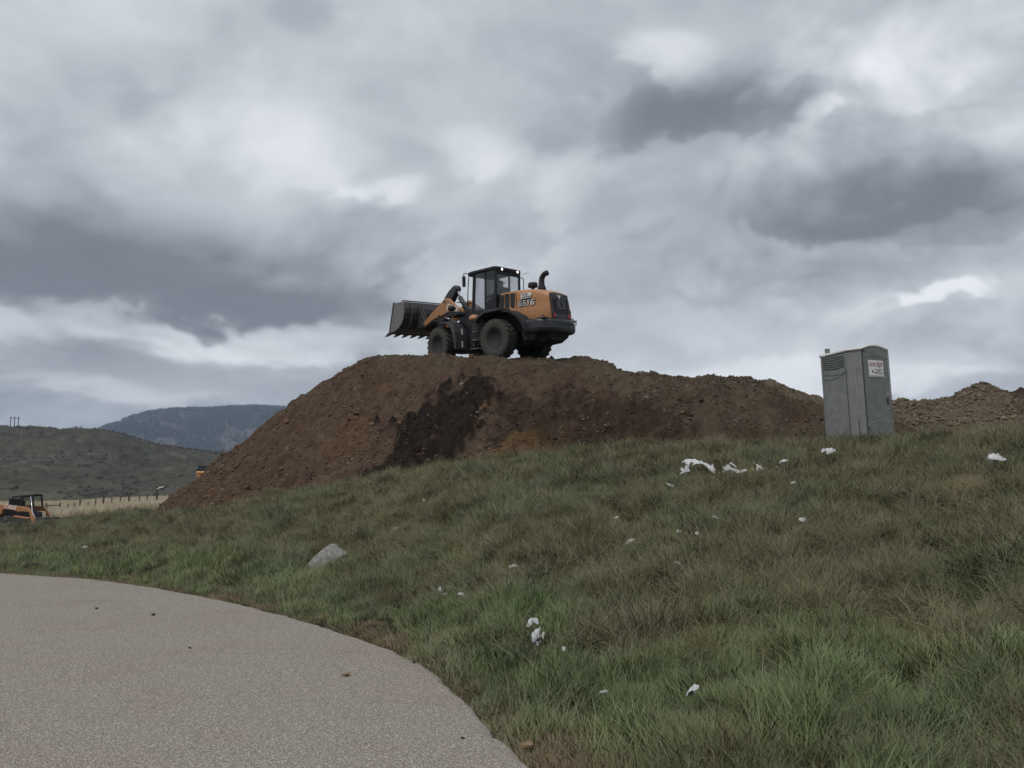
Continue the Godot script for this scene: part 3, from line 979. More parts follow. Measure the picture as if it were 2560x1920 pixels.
func build_materials():
	M.orange = grain(mat(lin(0.44, 0.205, 0.082), 0.45), 101, 0.03, 0.9, 0.84, 1.0)
	M.orange.clearcoat_enabled = true
	M.orange.clearcoat = 0.25
	M.orange.clearcoat_roughness = 0.35
	M.charcoal = grain(mat(lin(0.045, 0.048, 0.055), 0.5), 102, 0.03, 1.0, 0.75, 1.0)
	M.black = grain(mat(lin(0.020, 0.021, 0.026), 0.75), 103, 0.03, 1.0, 0.7, 1.0)
	M.grille = mat(lin(0.018, 0.019, 0.022), 0.5)
	M.rubber = grain(mat(lin(0.085, 0.083, 0.075), 0.95), 104, 0.05, 1.6, 0.6, 1.0)
	M.steel = grain(mat(lin(0.11, 0.11, 0.11), 0.5, 0.3), 105, 0.03, 1.1, 0.6, 1.0)
	M.worn = grain(mat(lin(0.27, 0.265, 0.25), 0.6, 0.1), 106, 0.03, 1.1, 0.65, 1.0)
	M.chrome = mat(lin(0.75, 0.76, 0.78), 0.15, 0.9)
	M.white = mat(lin(0.72, 0.72, 0.72), 0.5)
	M.decal = mat(lin(0.66, 0.66, 0.67), 0.5)
	M.ink = mat(lin(0.02, 0.02, 0.022), 0.6)
	M.red = mat(lin(0.42, 0.02, 0.03), 0.25)
	M.script = mat(lin(0.17, 0.012, 0.022), 0.6)
	M.glass = mat(Color(0.10, 0.18, 0.17, 0.12), 0.03)
	M.glass.transparency = BaseMaterial3D.TRANSPARENCY_ALPHA
	M.tint = mat(Color(0.06, 0.09, 0.10, 0.62), 0.04)
	M.tint.transparency = BaseMaterial3D.TRANSPARENCY_ALPHA
	M.lamp = mat(Color(1, 1, 1), 0.3)
	M.lamp.emission_enabled = true
	M.lamp.emission = Color(1.0, 0.98, 0.94)
	M.lamp.emission_energy_multiplier = 2.2
	M.seat = mat(lin(0.015, 0.015, 0.017), 0.9)
	M.wood = grain(mat(lin(0.085, 0.072, 0.058), 0.95), 107, 0.05, 3.0, 0.6, 1.0)
	M.wire = mat(lin(0.2, 0.2, 0.2), 0.5, 0.6)
	M.plastic = grain(mat(lin(0.215, 0.228, 0.226), 0.55), 108, 0.02, 0.6, 0.86, 1.0)
	M.door = grain(mat(lin(0.198, 0.206, 0.202), 0.55), 109, 0.02, 0.6, 0.86, 1.0)
	M.groove = mat(lin(0.045, 0.05, 0.052), 0.7)
	M.rib = mat(lin(0.32, 0.335, 0.335), 0.5)
	M.roof = mat(lin(0.60, 0.62, 0.60), 0.55)
	M.snow = grain(mat(lin(0.66, 0.68, 0.71), 0.8), 131, 0.05, 6.0, 0.8, 1.0)
	M.snow.subsurf_scatter_enabled = true
	M.snow.subsurf_scatter_strength = 0.25
	M.rock = grain(mat(lin(0.34, 0.335, 0.325), 0.9), 110, 0.02, 2.0, 0.55, 1.0, 0.8)

# sheet with its own place in a side panel facing -z: origin, width towards -x, height up
func side_sign(x: float, y: float, z: float) -> Transform3D:
	return Transform3D(Basis(Vector3(-1, 0, 0), Vector3(0, 1, 0), Vector3(0, 0, -1)), Vector3(x, y, z))

func slanted(t: Transform3D, k := 0.25) -> Transform3D:
	return t * Transform3D(Basis(Vector3(1, 0, 0), Vector3(k, 1, 0), Vector3(0, 0, 1)), Vector3.ZERO)

# ------------------------------------------------------------------ wheel loader

func tyre_mesh(R: float, w: float) -> ArrayMesh:
	var mb := MB.new()
	mb.smooth(true)
	var k := R / 0.745
	var h := w / 2.0
	var prof := []
	for p in [[0.36, 0.72], [0.38, 0.84], [0.44, 0.95], [0.52, 1.0], [0.60, 1.0], [0.66, 0.97], [0.695, 0.90], [0.71, 0.7], [0.712, 0.35], [0.712, -0.35], [0.71, -0.7], [0.695, -0.90], [0.66, -0.97], [0.60, -1.0], [0.52, -1.0], [0.44, -0.95], [0.38, -0.84], [0.36, -0.72], [0.36, 0.72]]:
		prof.append([p[0] * k, p[1] * h])
	var rings := []
	for p in prof:
		var ring := []
		for i in 48:
			var an := TAU * i / 48
			ring.append(Vector3(cos(an) * p[0], sin(an) * p[0], p[1]))
		rings.append(ring)
	mb.loft(rings, true, false)
	mb.smooth(false)
	var n := 22
	for i in n:
		for s in [-1.0, 1.0]:
			var a0 := TAU * (i + (0.5 if s > 0 else 0.0)) / n
			var rows := []
			for q in [[0.0, 0.03, 0.745], [0.55, 0.115, 0.745], [0.93, 0.17, 0.735], [1.02, 0.175, 0.67]]:
				var z: float = q[0] * h * s
				var aa: float = a0 + q[1] * 1.2
				var hw := 0.052
				var ring := []
				for c in [[-hw * 1.25, 0.69], [-hw, q[2]], [hw, q[2]], [hw * 1.25, 0.69]]:
					var r: float = minf(c[1], q[2]) * k
					ring.append(Vector3(cos(aa + c[0]) * r, sin(aa + c[0]) * r, z))
				rows.append(ring)
			mb.loft(rows, true, true)
	return mb.done()

func add_wheel(root: Node3D, tyre: ArrayMesh, at: Vector3, out: float, turn: float, base: Transform3D):
	var w := MeshInstance3D.new()
	var b := Basis(Vector3(1, 0, 0), Vector3(0, 1, 0), Vector3(0, 0, 1)) if out > 0 else Basis(Vector3.UP, PI)
	var xf := base * Transform3D(b * Basis(Vector3.BACK, turn), at)
	var t := put(tyre, "wheel", M.rubber, root, xf)
	w.free()
	var mb := MB.new()
	mb.smooth(true)
	mb.lathe([[0.365, 0.20], [0.375, 0.215], [0.36, 0.222], [0.345, 0.20], [0.33, 0.13], [0.30, 0.09], [0.20, 0.07], [0.165, 0.075], [0.15, 0.16], [0.12, 0.19], [0.0, 0.195]], Transform3D.IDENTITY, 36)
	part(mb, "rim", M.black, t)
	var bolts := MB.new()
	for i in 12:
		var an := TAU * i / 12
		bolts.lathe([[0.016, 0.07], [0.016, 0.105], [0.0, 0.107]], Transform3D(Basis(), Vector3(cos(an) * 0.225, sin(an) * 0.225, 0)), 6)
	var bo := part(bolts, "wheel_bolts", M.steel, t)
	bo.set_meta("kind", "stuff")

func build_loader():
	var X := Vector3(-0.7427, 0.0349, -0.6687).normalized()
	var Y := Vector3(-0.0208, 0.997, 0.0751).normalized()
	var Z := X.cross(Y).normalized()
	Y = Z.cross(X)
	var root := thing("wheel_loader", "orange and black wheel loader with raised bucket parked on top of the dirt mound", "wheel loader", Transform3D(Basis(X, Y, Z), Vector3(0.191, 6.45, -30.595)))
	var I := Transform3D.IDENTITY
	var a := deg_to_rad(10.0)
	var FT := Transform3D(Basis(Vector3(cos(a), 0, sin(a)), Vector3.UP, Vector3(-sin(a), 0, cos(a))), Vector3(1.5, 0, 0))
	var mb: MB
	var V := func(arr: Array) -> Array:
		return arr.map(func(p): return Vector2(p[0], p[1]))
	# --- rear half
	mb = MB.new()
	mb.prism(V.call([[-2.0, 0.62], [-1.2, 0.5], [1.2, 0.5], [1.5, 0.65], [1.5, 1.35], [0.95, 1.35], [0.7, 1.0], [-0.7, 1.0], [-1.2, 1.3], [-2.05, 1.3]]), -0.42, 0.42, 0.02)
	part(mb, "rear_frame", M.black, root)
	mb = MB.new().smooth(true)
	mb.tube([Vector3(0, 0.745, -0.85), Vector3(0, 0.745, -0.3), Vector3(0, 0.745, -0.2), Vector3(0, 0.745, 0.2), Vector3(0, 0.745, 0.3), Vector3(0, 0.745, 0.85)], [0.15, 0.15, 0.27, 0.27, 0.15, 0.15], 14)
	part(mb, "rear_axle", M.black, root)
	mb = MB.new()
	mb.prism(V.call([[-1.45, 0.95], [-1.2, 1.35], [-0.75, 1.72], [0.95, 1.75], [1.0, 1.2], [0.75, 1.0]]), -0.60, 0.60, 0.02)
	part(mb, "engine_bay", M.black, root)
	# counterweight: plan outline stacked at rising levels
	mb = MB.new()
	var plan := [[-1.22, 1.0], [-1.9, 1.03], [-2.08, 0.93], [-2.30, 0.62], [-2.38, 0.25]]
	var rings := []
	for lv in [[0.86, 0.10], [0.90, 0.03], [1.0, 0.0], [1.24, 0.0], [1.30, 0.02], [1.325, 0.06]]:
		var ring := []
		for p in plan: ring.append(Vector3(p[0] + lv[1] * 0.8, lv[0], -(p[1] - lv[1])))
		for k in range(plan.size() - 1, -1, -1): ring.append(Vector3(plan[k][0] + lv[1] * 0.8, lv[0], plan[k][1] - lv[1]))
		rings.append(ring)
	mb.loft(rings)
	part(mb, "counterweight", M.charcoal, root)
	mb = MB.new()
	for s in [-1.0, 1.0]:
		mb.box(Vector3(-1.98, 1.345, 0.82 * s), Vector3(0.36, 0.06, 0.26), 0.02)
	part(mb, "counterweight_shoulder", M.charcoal, root)
	mb = MB.new()
	mb.prism(V.call([[-2.12, 0.86], [-2.05, 0.72], [-1.75, 0.55], [-1.1, 0.5], [-1.0, 0.9]]), -0.55, 0.55, 0.03)
	mb.prism(V.call([[-1.75, 0.95], [-1.55, 0.6], [-1.1, 0.58], [-0.95, 0.95]]), -0.85, 0.85, 0.04)
	part(mb, "belly_guard", M.black, root)
	mb = MB.new()
	mb.box(Vector3(-2.385, 1.17, 0.05), Vector3(0.03, 0.09, 0.55), 0.01)
	part(mb, "hitch_slot", M.ink, root)
	mb = MB.new()
	mb.box(Vector3(-2.395, 1.2, -0.42), Vector3(0.012, 0.10, 0.22))
	part(mb, "number_plate", M.white, root, Transform3D(Basis(Vector3.UP, 0.2), Vector3(0.04, 0, 0.465)))
	for s in [-1.0, 1.0]:
		mb = MB.new().smooth(true)
		var loop := []
		for k in 9: loop.append(Vector3(-2.02 + cos(PI * k / 8.0) * 0.055, 1.36 + sin(PI * k / 8.0) * 0.09, 0.84 * s))
		mb.tube(loop, 0.016, 6)
		part(mb, "lifting_eye", M.black, root)
	# hood, lofted from front to rear
	mb = MB.new().smooth(false)
	rings = []
	for st in [[0.29, 1.91, 2.55, 0.60, 0.0], [-0.2, 1.78, 2.565, 0.615, 0.0], [-0.55, 1.71, 2.56, 0.62, 0.0], [-0.75, 1.56, 2.55, 0.625, 0.01], [-0.95, 1.41, 2.54, 0.63, 0.02], [-1.4, 1.39, 2.49, 0.625, 0.02], [-1.8, 1.37, 2.40, 0.60, 0.02], [-2.02, 1.36, 2.31, 0.565, 0.02]]:
		var x: float = st[0]; var yb: float = st[1]; var yt: float = st[2]; var w: float = st[3]
		var k := 0.15 if x < -1.9 else 0.0
		var ring := []
		var half := [[w + 0.02, yb, k], [w + 0.035 + st[4], maxf(1.66, yb + 0.05), k * 0.8], [w + 0.012, maxf(1.78, yb + 0.1), k * 0.65], [w + 0.0, 2.1, k * 0.3], [w - 0.02, yt - 0.13, 0.02], [w - 0.07, yt - 0.045, 0.0], [w - 0.18, yt - 0.005, 0.0], [0.18, yt + 0.02, 0.0]]
		for h in half: ring.append(Vector3(x - h[2], h[1], -h[0]))
		for q in range(half.size() - 1, -1, -1): ring.append(Vector3(x - half[q][2], half[q][1], half[q][0]))
		rings.append(ring)
	mb.smooth(true)
	mb.loft(rings, false, false)
	mb.smooth(false)
	for ring in [rings[0], rings[rings.size() - 1]]:
		for i in 7: mb.quad(ring[i], ring[i + 1], ring[14 - i], ring[15 - i])
	var hood := part(mb, "hood", M.orange, root)
	for s in [-1.0, 1.0]:
		for v in [[0.255, 0.035, 2.455], [-0.01, -0.235, 2.465], [-0.285, -0.50, 2.455]]:
			mb = MB.new()
			mb.prism(V.call([[v[0], 1.92], [v[0], v[2]], [v[1], v[2] - 0.008], [v[1], 1.90 if v[1] > -0.3 else 1.86]]), 0.0, 0.012, 0.004, Transform3D(Basis(), Vector3(0, 0, 0.624 * s - 0.006)))
			part(mb, "vent", M.grille, hood)
		mb = MB.new()
		mb.box(Vector3(-0.58, 2.11, 0.634 * s), Vector3(0.014, 0.78, 0.012))
		part(mb, "seam", M.ink, hood)
	# rear grille panel
	mb = MB.new()
	var gx := func(y: float) -> float: return -2.045 - (2.28 - y) * 0.155
	var gq := [Vector3(gx.call(2.27) - 0.008, 2.27, -0.50), Vector3(gx.call(1.38) - 0.012, 1.38, -0.53), Vector3(gx.call(1.38) - 0.012, 1.38, 0.53), Vector3(gx.call(2.27) - 0.008, 2.27, 0.50)]
	mb.loft([gq, gq.map(func(p): return p + Vector3(-0.018, 0, 0))])
	var gr := part(mb, "grille", M.grille, hood)
	for k in 12:
		var y := 1.56 + k * 0.045
		mb = MB.new()
		mb.box(Vector3(gx.call(y) - 0.034, y, 0), Vector3(0.012, 0.014, 0.84))
		part(mb, "slat", M.black, gr)
	var rear_sign := Basis(Vector3(0, 0, 1), Vector3(0.153, 0.988, 0), Vector3(-0.988, 0.153, 0))
	mb = MB.new()
	mb.prism(V.call([[-0.10, 0.09], [-0.03, 0.06], [0.03, 0.06], [0.10, 0.09], [0.06, 0.0], [0.03, -0.02], [0.0, -0.09], [-0.03, -0.02], [-0.06, 0.0]]), 0.0, 0.012, 0.0, Transform3D(rear_sign, Vector3(gx.call(2.15) - 0.028, 2.15, -0.02)))
	part(mb, "emblem", M.white, gr)
	mb = MB.new()
	for q in [[0.0, 0.13, 0.42, 0.025], [0.0, -0.13, 0.42, 0.025], [-0.2, 0.0, 0.025, 0.28], [0.2, 0.0, 0.025, 0.28], [-0.09, 0.0, 0.025, 0.26], [0.09, 0.0, 0.025, 0.26]]:
		mb.box(Vector3(q[0], q[1], 0.0), Vector3(q[2], q[3], 0.014))
	part(mb, "latch_frame", M.worn, gr, Transform3D(rear_sign, Vector3(gx.call(1.87) - 0.042, 1.87, 0.04)))
	for s in [-1.0, 1.0]:
		mb = MB.new()
		mb.box(Vector3.ZERO, Vector3(0.03, 0.13, 0.12), 0.01)
		part(mb, "tail_light", M.red, root, Transform3D(Basis(), Vector3(gx.call(1.46) - 0.04, 1.46, 0.41 * s)))
	# lettering on the hood
	var zz := -0.648
	mb = MB.new()
	mb.box(Vector3(0, 0, 0), Vector3(0.50, 0.19, 0.006))
	var plate := part(mb, "dealer_plate", M.white, hood, side_sign(-1.07, 2.275, zz + 0.006))
	put(text("TITAN", 0.075, 0.004, "Droid Sans", 800, true), "lettering", M.ink, plate, slanted(Transform3D(Basis(), Vector3(-0.07, 0.035, 0.005))))
	put(text("MACHINERY", 0.055, 0.004, "Droid Sans", 800, true), "lettering", M.ink, plate, slanted(Transform3D(Basis(), Vector3(0.04, -0.05, 0.005))))
	mb = MB.new()
	mb.box(Vector3.ZERO, Vector3(0.46, 0.035, 0.006))
	part(mb, "lettering_bar", M.ink, hood, side_sign(-1.07, 2.15, zz + 0.004))
	for k in 4:
		var glyph := text("651G"[k], 0.215, 0.003, "Droid Sans", 800)
		var gx2: float = -1.08 - (-0.29 + k * 0.195 - (0.02 if k == 2 else 0.0))
		for e in [[-1, 0], [1, 0], [0, -1], [0, 1], [-0.7, 0.7], [0.7, 0.7], [-0.7, -0.7], [0.7, -0.7]]:
			put(glyph, "lettering_outline", M.ink, hood, slanted(side_sign(gx2 + e[0] * 0.024, 2.005 + e[1] * 0.022, zz + 0.001)))
		for e in [-0.009, 0.0, 0.009]:
			put(glyph, "lettering", M.decal, hood, slanted(side_sign(gx2 + e, 2.005, zz - 0.004)))
	# stack and pre-cleaner
	mb = MB.new().smooth(true)
	mb.tube([Vector3(-1.29, 2.48, 0), Vector3(-1.29, 2.60, 0), Vector3(-1.285, 2.72, 0), Vector3(-1.285, 2.86, 0), Vector3(-1.31, 2.97, 0), Vector3(-1.37, 3.05, 0), Vector3(-1.46, 3.10, 0), Vector3(-1.57, 3.12, 0), Vector3(-1.56, 3.12, 0), Vector3(-1.4, 3.06, 0)], [0.17, 0.15, 0.112, 0.105, 0.102, 0.10, 0.098, 0.098, 0.085, 0.08], 16)
	part(mb, "exhaust_stack", M.black, root)
	mb = MB.new().smooth(true)
	mb.lathe([[0.06, 2.5], [0.06, 2.64], [0.10, 2.66], [0.175, 2.67], [0.185, 2.72], [0.18, 2.80], [0.15, 2.85], [0.0, 2.865]], Transform3D(Basis(Vector3.RIGHT, -PI / 2), Vector3(-0.86, 0, 0)), 20)
	part(mb, "air_precleaner", M.black, root)
	# fenders
	for s in [-1.0, 1.0]:
		var z0: float = -1.26 if s < 0 else 0.60
		mb = MB.new()
		mb.prism(V.call([[-0.30, 1.86], [0.52, 1.82], [0.86, 1.645], [1.0, 1.47], [0.95, 1.43], [0.82, 1.57], [0.50, 1.735], [-0.30, 1.775]]), z0, z0 + 0.66, 0.012)
		part(mb, "rear_fender", M.charcoal, root)
		mb = MB.new()
		mb.prism(V.call([[-0.30, 1.70], [-0.62, 1.66], [-1.0, 1.46], [-1.25, 1.15], [-1.35, 0.95], [-1.45, 0.95], [-1.36, 1.22], [-1.08, 1.54], [-0.68, 1.74], [-0.30, 1.78]]), z0 + 0.12, z0 + 0.66, 0.01)
		part(mb, "wheel_arch", M.black, root)
	# side tank and ladder
	mb = MB.new().smooth(true)
	mb.blob(Vector3(1.3, 1.655, -0.92), Vector3(0.21, 0.16, 0.22), Basis.IDENTITY, 16, 10)
	part(mb, "orange_tank", M.orange, root)
	mb = MB.new()
	mb.box(Vector3(1.05, 1.2, -0.78), Vector3(0.62, 0.9, 0.5), 0.04)
	part(mb, "fuel_tank", M.black, root)
	mb = MB.new()
	mb.box(Vector3(1.47, 0.95, -0.72), Vector3(0.05, 0.7, 0.16), 0.01)
	part(mb, "bracket", mat(lin(0.10, 0.07, 0.055), 0.8), root)
	for x in [[1.28, 1.16], [0.86, 0.98]]:
		mb = MB.new().smooth(true)
		mb.tube([Vector3(x[0], 0.46, -1.16), Vector3(x[1], 1.15, -1.16), Vector3(x[1] - 0.02, 1.48, -1.12)], 0.018, 6)
		part(mb, "ladder_rail", M.steel, root)
	for q in [[0.48, 0.85, 1.29], [0.80, 0.91, 1.23], [1.12, 0.97, 1.17]]:
		mb = MB.new()
		mb.box(Vector3((q[1] + q[2]) / 2, q[0], -1.10), Vector3(q[2] - q[1], 0.03, 0.16), 0.008)
		part(mb, "step", M.worn, root)
	mb = MB.new().smooth(true)
	mb.tube([Vector3(1.60, 3.36, -0.79), Vector3(1.62, 3.30, -0.86), Vector3(1.66, 2.9, -0.87), Vector3(1.71, 2.25, -0.86), Vector3(1.70, 2.18, -0.78)], 0.018, 6)
	part(mb, "handrail", M.black, root)
	# --- cab
	mb = MB.new()
	mb.prism(V.call([[0.36, 1.72], [1.66, 1.72], [1.68, 1.98], [0.36, 1.98]]), -0.72, 0.72, 0.02)
	mb.prism(V.call([[0.36, 1.98], [0.46, 1.98], [0.46, 2.5], [0.36, 2.5]]), -0.70, 0.70, 0.01)
	mb.prism(V.call([[0.46, 1.98], [0.95, 1.98], [0.95, 2.18], [0.46, 2.42]]), -0.71, -0.67, 0.01)
	mb.prism(V.call([[0.46, 1.98], [0.95, 1.98], [0.95, 2.18], [0.46, 2.42]]), 0.67, 0.71, 0.01)
	var cab := part(mb, "cab", M.black, root)
	mb = MB.new()
	rings = []
	for lv in [[3.44, 0.03, 0.0], [3.47, 0.0, 0.0], [3.54, 0.0, 0.0], [3.585, 0.10, 0.02], [3.60, 0.25, 0.02]]:
		var i: float = lv[1]
		var ring := []
		for p in [[0.30, -0.62], [0.38, -0.74], [1.74, -0.76], [1.92, -0.60], [1.92, 0.60], [1.74, 0.76], [0.38, 0.74], [0.30, 0.62]]:
			var dx: float = i if p[0] < 1.0 else -i
			ring.append(Vector3(p[0] + dx, lv[0] - 0.05 * smoothstep(1.0, 1.95, p[0]), p[1] * (1.0 - i)))
		rings.append(ring)
	mb.loft(rings)
	part(mb, "roof", M.black, cab)
	for s in [-1.0, 1.0]:
		for q in [[[1.66, 1.95], [1.52, 1.95], [1.44, 3.46], [1.56, 3.46]], [[0.98, 1.95], [0.90, 1.95], [0.88, 3.46], [0.95, 3.46]], [[0.46, 1.95], [0.36, 1.95], [0.36, 3.46], [0.45, 3.46]]]:
			mb = MB.new()
			mb.prism(V.call(q), 0.67 * s - 0.035, 0.67 * s + 0.035, 0.01)
			part(mb, "pillar", M.black, cab)
	var panes := [
		["side_pane", M.glass, [Vector3(1.52, 2.0, -0.68), Vector3(0.98, 2.0, -0.68), Vector3(0.95, 3.44, -0.68), Vector3(1.44, 3.44, -0.68)]],
		["side_pane", M.tint, [Vector3(0.90, 2.2, -0.68), Vector3(0.46, 2.42, -0.68), Vector3(0.45, 3.44, -0.68), Vector3(0.88, 3.44, -0.68)]],
		["side_pane", M.glass, [Vector3(1.52, 2.0, 0.68), Vector3(0.98, 2.0, 0.68), Vector3(0.95, 3.44, 0.68), Vector3(1.44, 3.44, 0.68)]],
		["side_pane", M.glass, [Vector3(0.90, 2.2, 0.68), Vector3(0.46, 2.42, 0.68), Vector3(0.45, 3.44, 0.68), Vector3(0.88, 3.44, 0.68)]],
		["rear_window", M.glass, [Vector3(0.38, 2.5, -0.62), Vector3(0.38, 2.5, 0.62), Vector3(0.38, 3.44, 0.62), Vector3(0.38, 3.44, -0.62)]],
		["windscreen", M.glass, [Vector3(1.64, 2.0, -0.62), Vector3(1.64, 2.0, 0.62), Vector3(1.54, 3.44, 0.62), Vector3(1.54, 3.44, -0.62)]]]
	for p in panes:
		mb = MB.new()
		var q: Array = p[2]
		var nn: Vector3 = (q[1] - q[0]).cross(q[2] - q[0]).normalized() * 0.006
		mb.loft([q, q.map(func(v): return v + nn)])
		part(mb, p[0], p[1], cab)
	mb = MB.new().smooth(true)
	mb.tube([Vector3(0.86, 2.25, -0.73), Vector3(0.85, 2.35, -0.76), Vector3(0.84, 2.95, -0.76), Vector3(0.84, 3.05, -0.73)], 0.014, 6)
	part(mb, "door_handle", M.steel, cab)
	# header behind the lamps and a blind over the rear window
	mb = MB.new()
	mb.box(Vector3(0.37, 3.36, 0.0), Vector3(0.05, 0.16, 1.30), 0.01)
	part(mb, "header", M.black, cab)
	for z in [-0.42, 0.46]:
		mb = MB.new().smooth(true)
		mb.lathe([[0.0, -0.06], [0.05, -0.05], [0.06, 0.0], [0.055, 0.012]], Transform3D(Basis(Vector3.UP, -PI / 2), Vector3(0.30, 3.47, z)), 14)
		var lb := part(mb, "work_light", M.black, root)
		mb = MB.new().smooth(true)
		mb.lathe([[0.0, 0.022], [0.035, 0.018], [0.047, 0.012]], Transform3D(Basis(Vector3.UP, -PI / 2), Vector3(0.30, 3.47, z)), 14)
		part(mb, "lamp_lens", M.lamp, lb)
		var l := SpotLight3D.new()
		l.name = "lamp_glow"
		l.light_energy = 0.25
		l.light_size = 0.05
		l.spot_range = 12.0
		l.spot_attenuation = 2.0
		l.spot_angle = 55.0
		l.shadow_enabled = true
		lb.add_child(l)
		l.transform = Transform3D(Basis(Vector3.UP, PI / 2), Vector3(0.25, 3.47, z))
	mb = MB.new().smooth(true)
	mb.tube([Vector3(0.36, 3.40, 0.72), Vector3(0.30, 3.43, 0.78), Vector3(0.05, 3.46, 0.86)], 0.007, 5)
	part(mb, "antenna", M.black, root)
	for s in [-1.0, 1.0]:
		mb = MB.new().smooth(true)
		mb.tube([Vector3(1.72, 3.44, 0.70 * s), Vector3(1.78, 3.46, 0.85 * s), Vector3(1.76, 3.44, 0.99 * s), Vector3(1.74, 3.30, 1.01 * s)], 0.016, 6)
		var arm := part(mb, "mirror_arm", M.black, root)
		mb = MB.new()
		mb.prism(V.call([[-0.085, -0.22], [0.085, -0.20], [0.10, 0.15], [0.07, 0.21], [-0.06, 0.21], [-0.10, 0.15]]), -0.05, 0.05, 0.02)
		part(mb, "mirror", M.black, arm, Transform3D(Basis(Vector3.UP, 1.0 * s), Vector3(1.73, 3.12, 1.02 * s)))
	mb = MB.new().smooth(true)
	mb.tube([Vector3(0.45, 3.30, 0.74), Vector3(0.36, 3.30, 0.84), Vector3(0.34, 3.24, 0.86), Vector3(0.34, 2.56, 0.86)], 0.018, 6)
	part(mb, "grab_rail", M.black, root)
	# seat and steering wheel
	mb = MB.new()
	mb.box(Vector3(0.78, 2.22, 0.0), Vector3(0.5, 0.14, 0.5), 0.05)
	mb.box(Vector3(0.56, 2.55, 0.0), Vector3(0.13, 0.62, 0.48), 0.05, Basis(Vector3.BACK, 0.12))
	mb.box(Vector3(0.80, 2.05, 0.0), Vector3(0.3, 0.24, 0.3), 0.02)
	part(mb, "seat", M.seat, root)
	mb = MB.new().smooth(true)
	mb.tube([Vector3(1.5, 1.95, 0), Vector3(1.42, 2.3, 0), Vector3(1.33, 2.50, 0)], [0.09, 0.07, 0.04], 8)
	var ring2 := []
	for k in 21:
		var an := TAU * k / 20
		ring2.append(Vector3(1.31, 2.53, 0) + Vector3(0.55, 0.83, 0) * cos(an) * 0.19 + Vector3(0, 0, 1) * sin(an) * 0.19)
	mb.tube(ring2, 0.016, 6)
	part(mb, "steering_wheel", M.seat, root)
	# --- front half
	mb = MB.new()
	mb.prism(V.call([[0.0, 0.52], [2.15, 0.55], [2.25, 0.95], [1.75, 1.15], [1.25, 2.15], [0.80, 2.32], [0.62, 2.2], [0.45, 1.6], [0.0, 1.5]]), -0.36, 0.36, 0.02)
	part(mb, "front_frame", M.charcoal, root, FT)
	mb = MB.new().smooth(true)
	mb.tube([Vector3(1.69, 0.78, -0.85), Vector3(1.69, 0.78, -0.3), Vector3(1.69, 0.78, -0.2), Vector3(1.69, 0.78, 0.2), Vector3(1.69, 0.78, 0.3), Vector3(1.69, 0.78, 0.85)], [0.15, 0.15, 0.27, 0.27, 0.15, 0.15], 14)
	part(mb, "front_axle", M.black, root, FT)
	mb = MB.new()
	mb.box(Vector3(0.05, 1.25, -0.52), Vector3(0.5, 1.3, 0.22), 0.03)
	mb.box(Vector3(0.1, 0.72, 0.0), Vector3(0.7, 0.4, 1.0), 0.04)
	part(mb, "hinge_housing", M.black, root, FT)
	for s in [-1.0, 1.0]:
		var z0: float = -1.28 if s < 0 else 0.72
		mb = MB.new()
		mb.prism(V.call([[1.52, 1.66], [1.1, 1.69], [0.78, 1.62], [0.54, 1.46], [0.42, 1.2], [0.36, 0.85], [0.34, 0.54], [0.42, 0.54], [0.5, 0.86], [0.58, 1.14], [0.70, 1.36], [0.88, 1.52], [1.12, 1.61], [1.52, 1.62]]), z0, z0 + 0.56, 0.015)
		part(mb, "front_fender", M.charcoal, root, FT)
		# lift arm
		mb = MB.new()
		mb.prism(V.call([[3.74, 1.84], [3.64, 1.80], [2.95, 2.03], [2.62, 2.08], [2.50, 2.05], [2.38, 2.10], [2.03, 2.17], [1.42, 2.06], [0.95, 2.02], [0.82, 2.08], [0.84, 2.18], [1.28, 2.38], [1.48, 2.52], [1.80, 2.74], [2.01, 2.79], [2.22, 2.70], [3.09, 2.30], [3.62, 2.02], [3.76, 1.93]]), 0.55 * s - 0.06, 0.55 * s + 0.06, 0.012)
		var arm := part(mb, "lift_arm", M.orange, root, FT)
		for q in [[2.06, 2.66, 0.055], [2.48, 2.13, 0.06], [0.94, 2.11, 0.06], [3.66, 1.90, 0.05]]:
			mb = MB.new().smooth(true)
			mb.lathe([[q[2], -0.085], [q[2], 0.085], [q[2] * 0.7, 0.095], [0.0, 0.097]], Transform3D(Basis() if s > 0 else Basis(Vector3.UP, PI), Vector3(q[0], q[1], 0.55 * s)), 14)
			part(mb, "pin", M.steel, arm)
		if s < 0:
			put(text("CASE", 0.26, 0.004, "Droid Sans", 900, true), "lettering", M.white, arm, slanted(Transform3D(side_sign(1.50, 2.31, -0.614).basis * Basis(Vector3.BACK, deg_to_rad(-20.0)), Vector3(1.52, 2.30, -0.614))))
		# lift cylinder
		mb = MB.new().smooth(true)
		mb.tube([Vector3(1.93, 1.93, 0.47 * s), Vector3(1.88, 1.905, 0.47 * s), Vector3(0.95, 1.46, 0.47 * s)], [0.05, 0.075, 0.075], 12)
		var cyl := part(mb, "lift_cylinder", M.charcoal, root, FT)
		mb = MB.new().smooth(true)
		mb.tube([Vector3(2.48, 2.13, 0.47 * s), Vector3(1.9, 1.91, 0.47 * s)], 0.036, 10)
		part(mb, "piston_rod", M.chrome, cyl)
		# head lamp on its bracket
		mb = MB.new()
		mb.prism(V.call([[1.40, 2.10], [1.05, 2.12], [0.48, 2.02], [0.44, 1.93], [0.75, 1.86], [1.15, 1.87], [1.36, 1.96]]), -1.02 if s < 0 else 0.66, -0.66 if s < 0 else 1.02, 0.02)
		var br := part(mb, "lamp_bracket", M.black, root, FT)
		mb = MB.new().smooth(true)
		mb.blob(Vector3(1.10, 2.225, 0.92 * s), Vector3(0.20, 0.115, 0.14), Basis.IDENTITY, 14, 9)
		part(mb, "head_lamp", M.black, br)
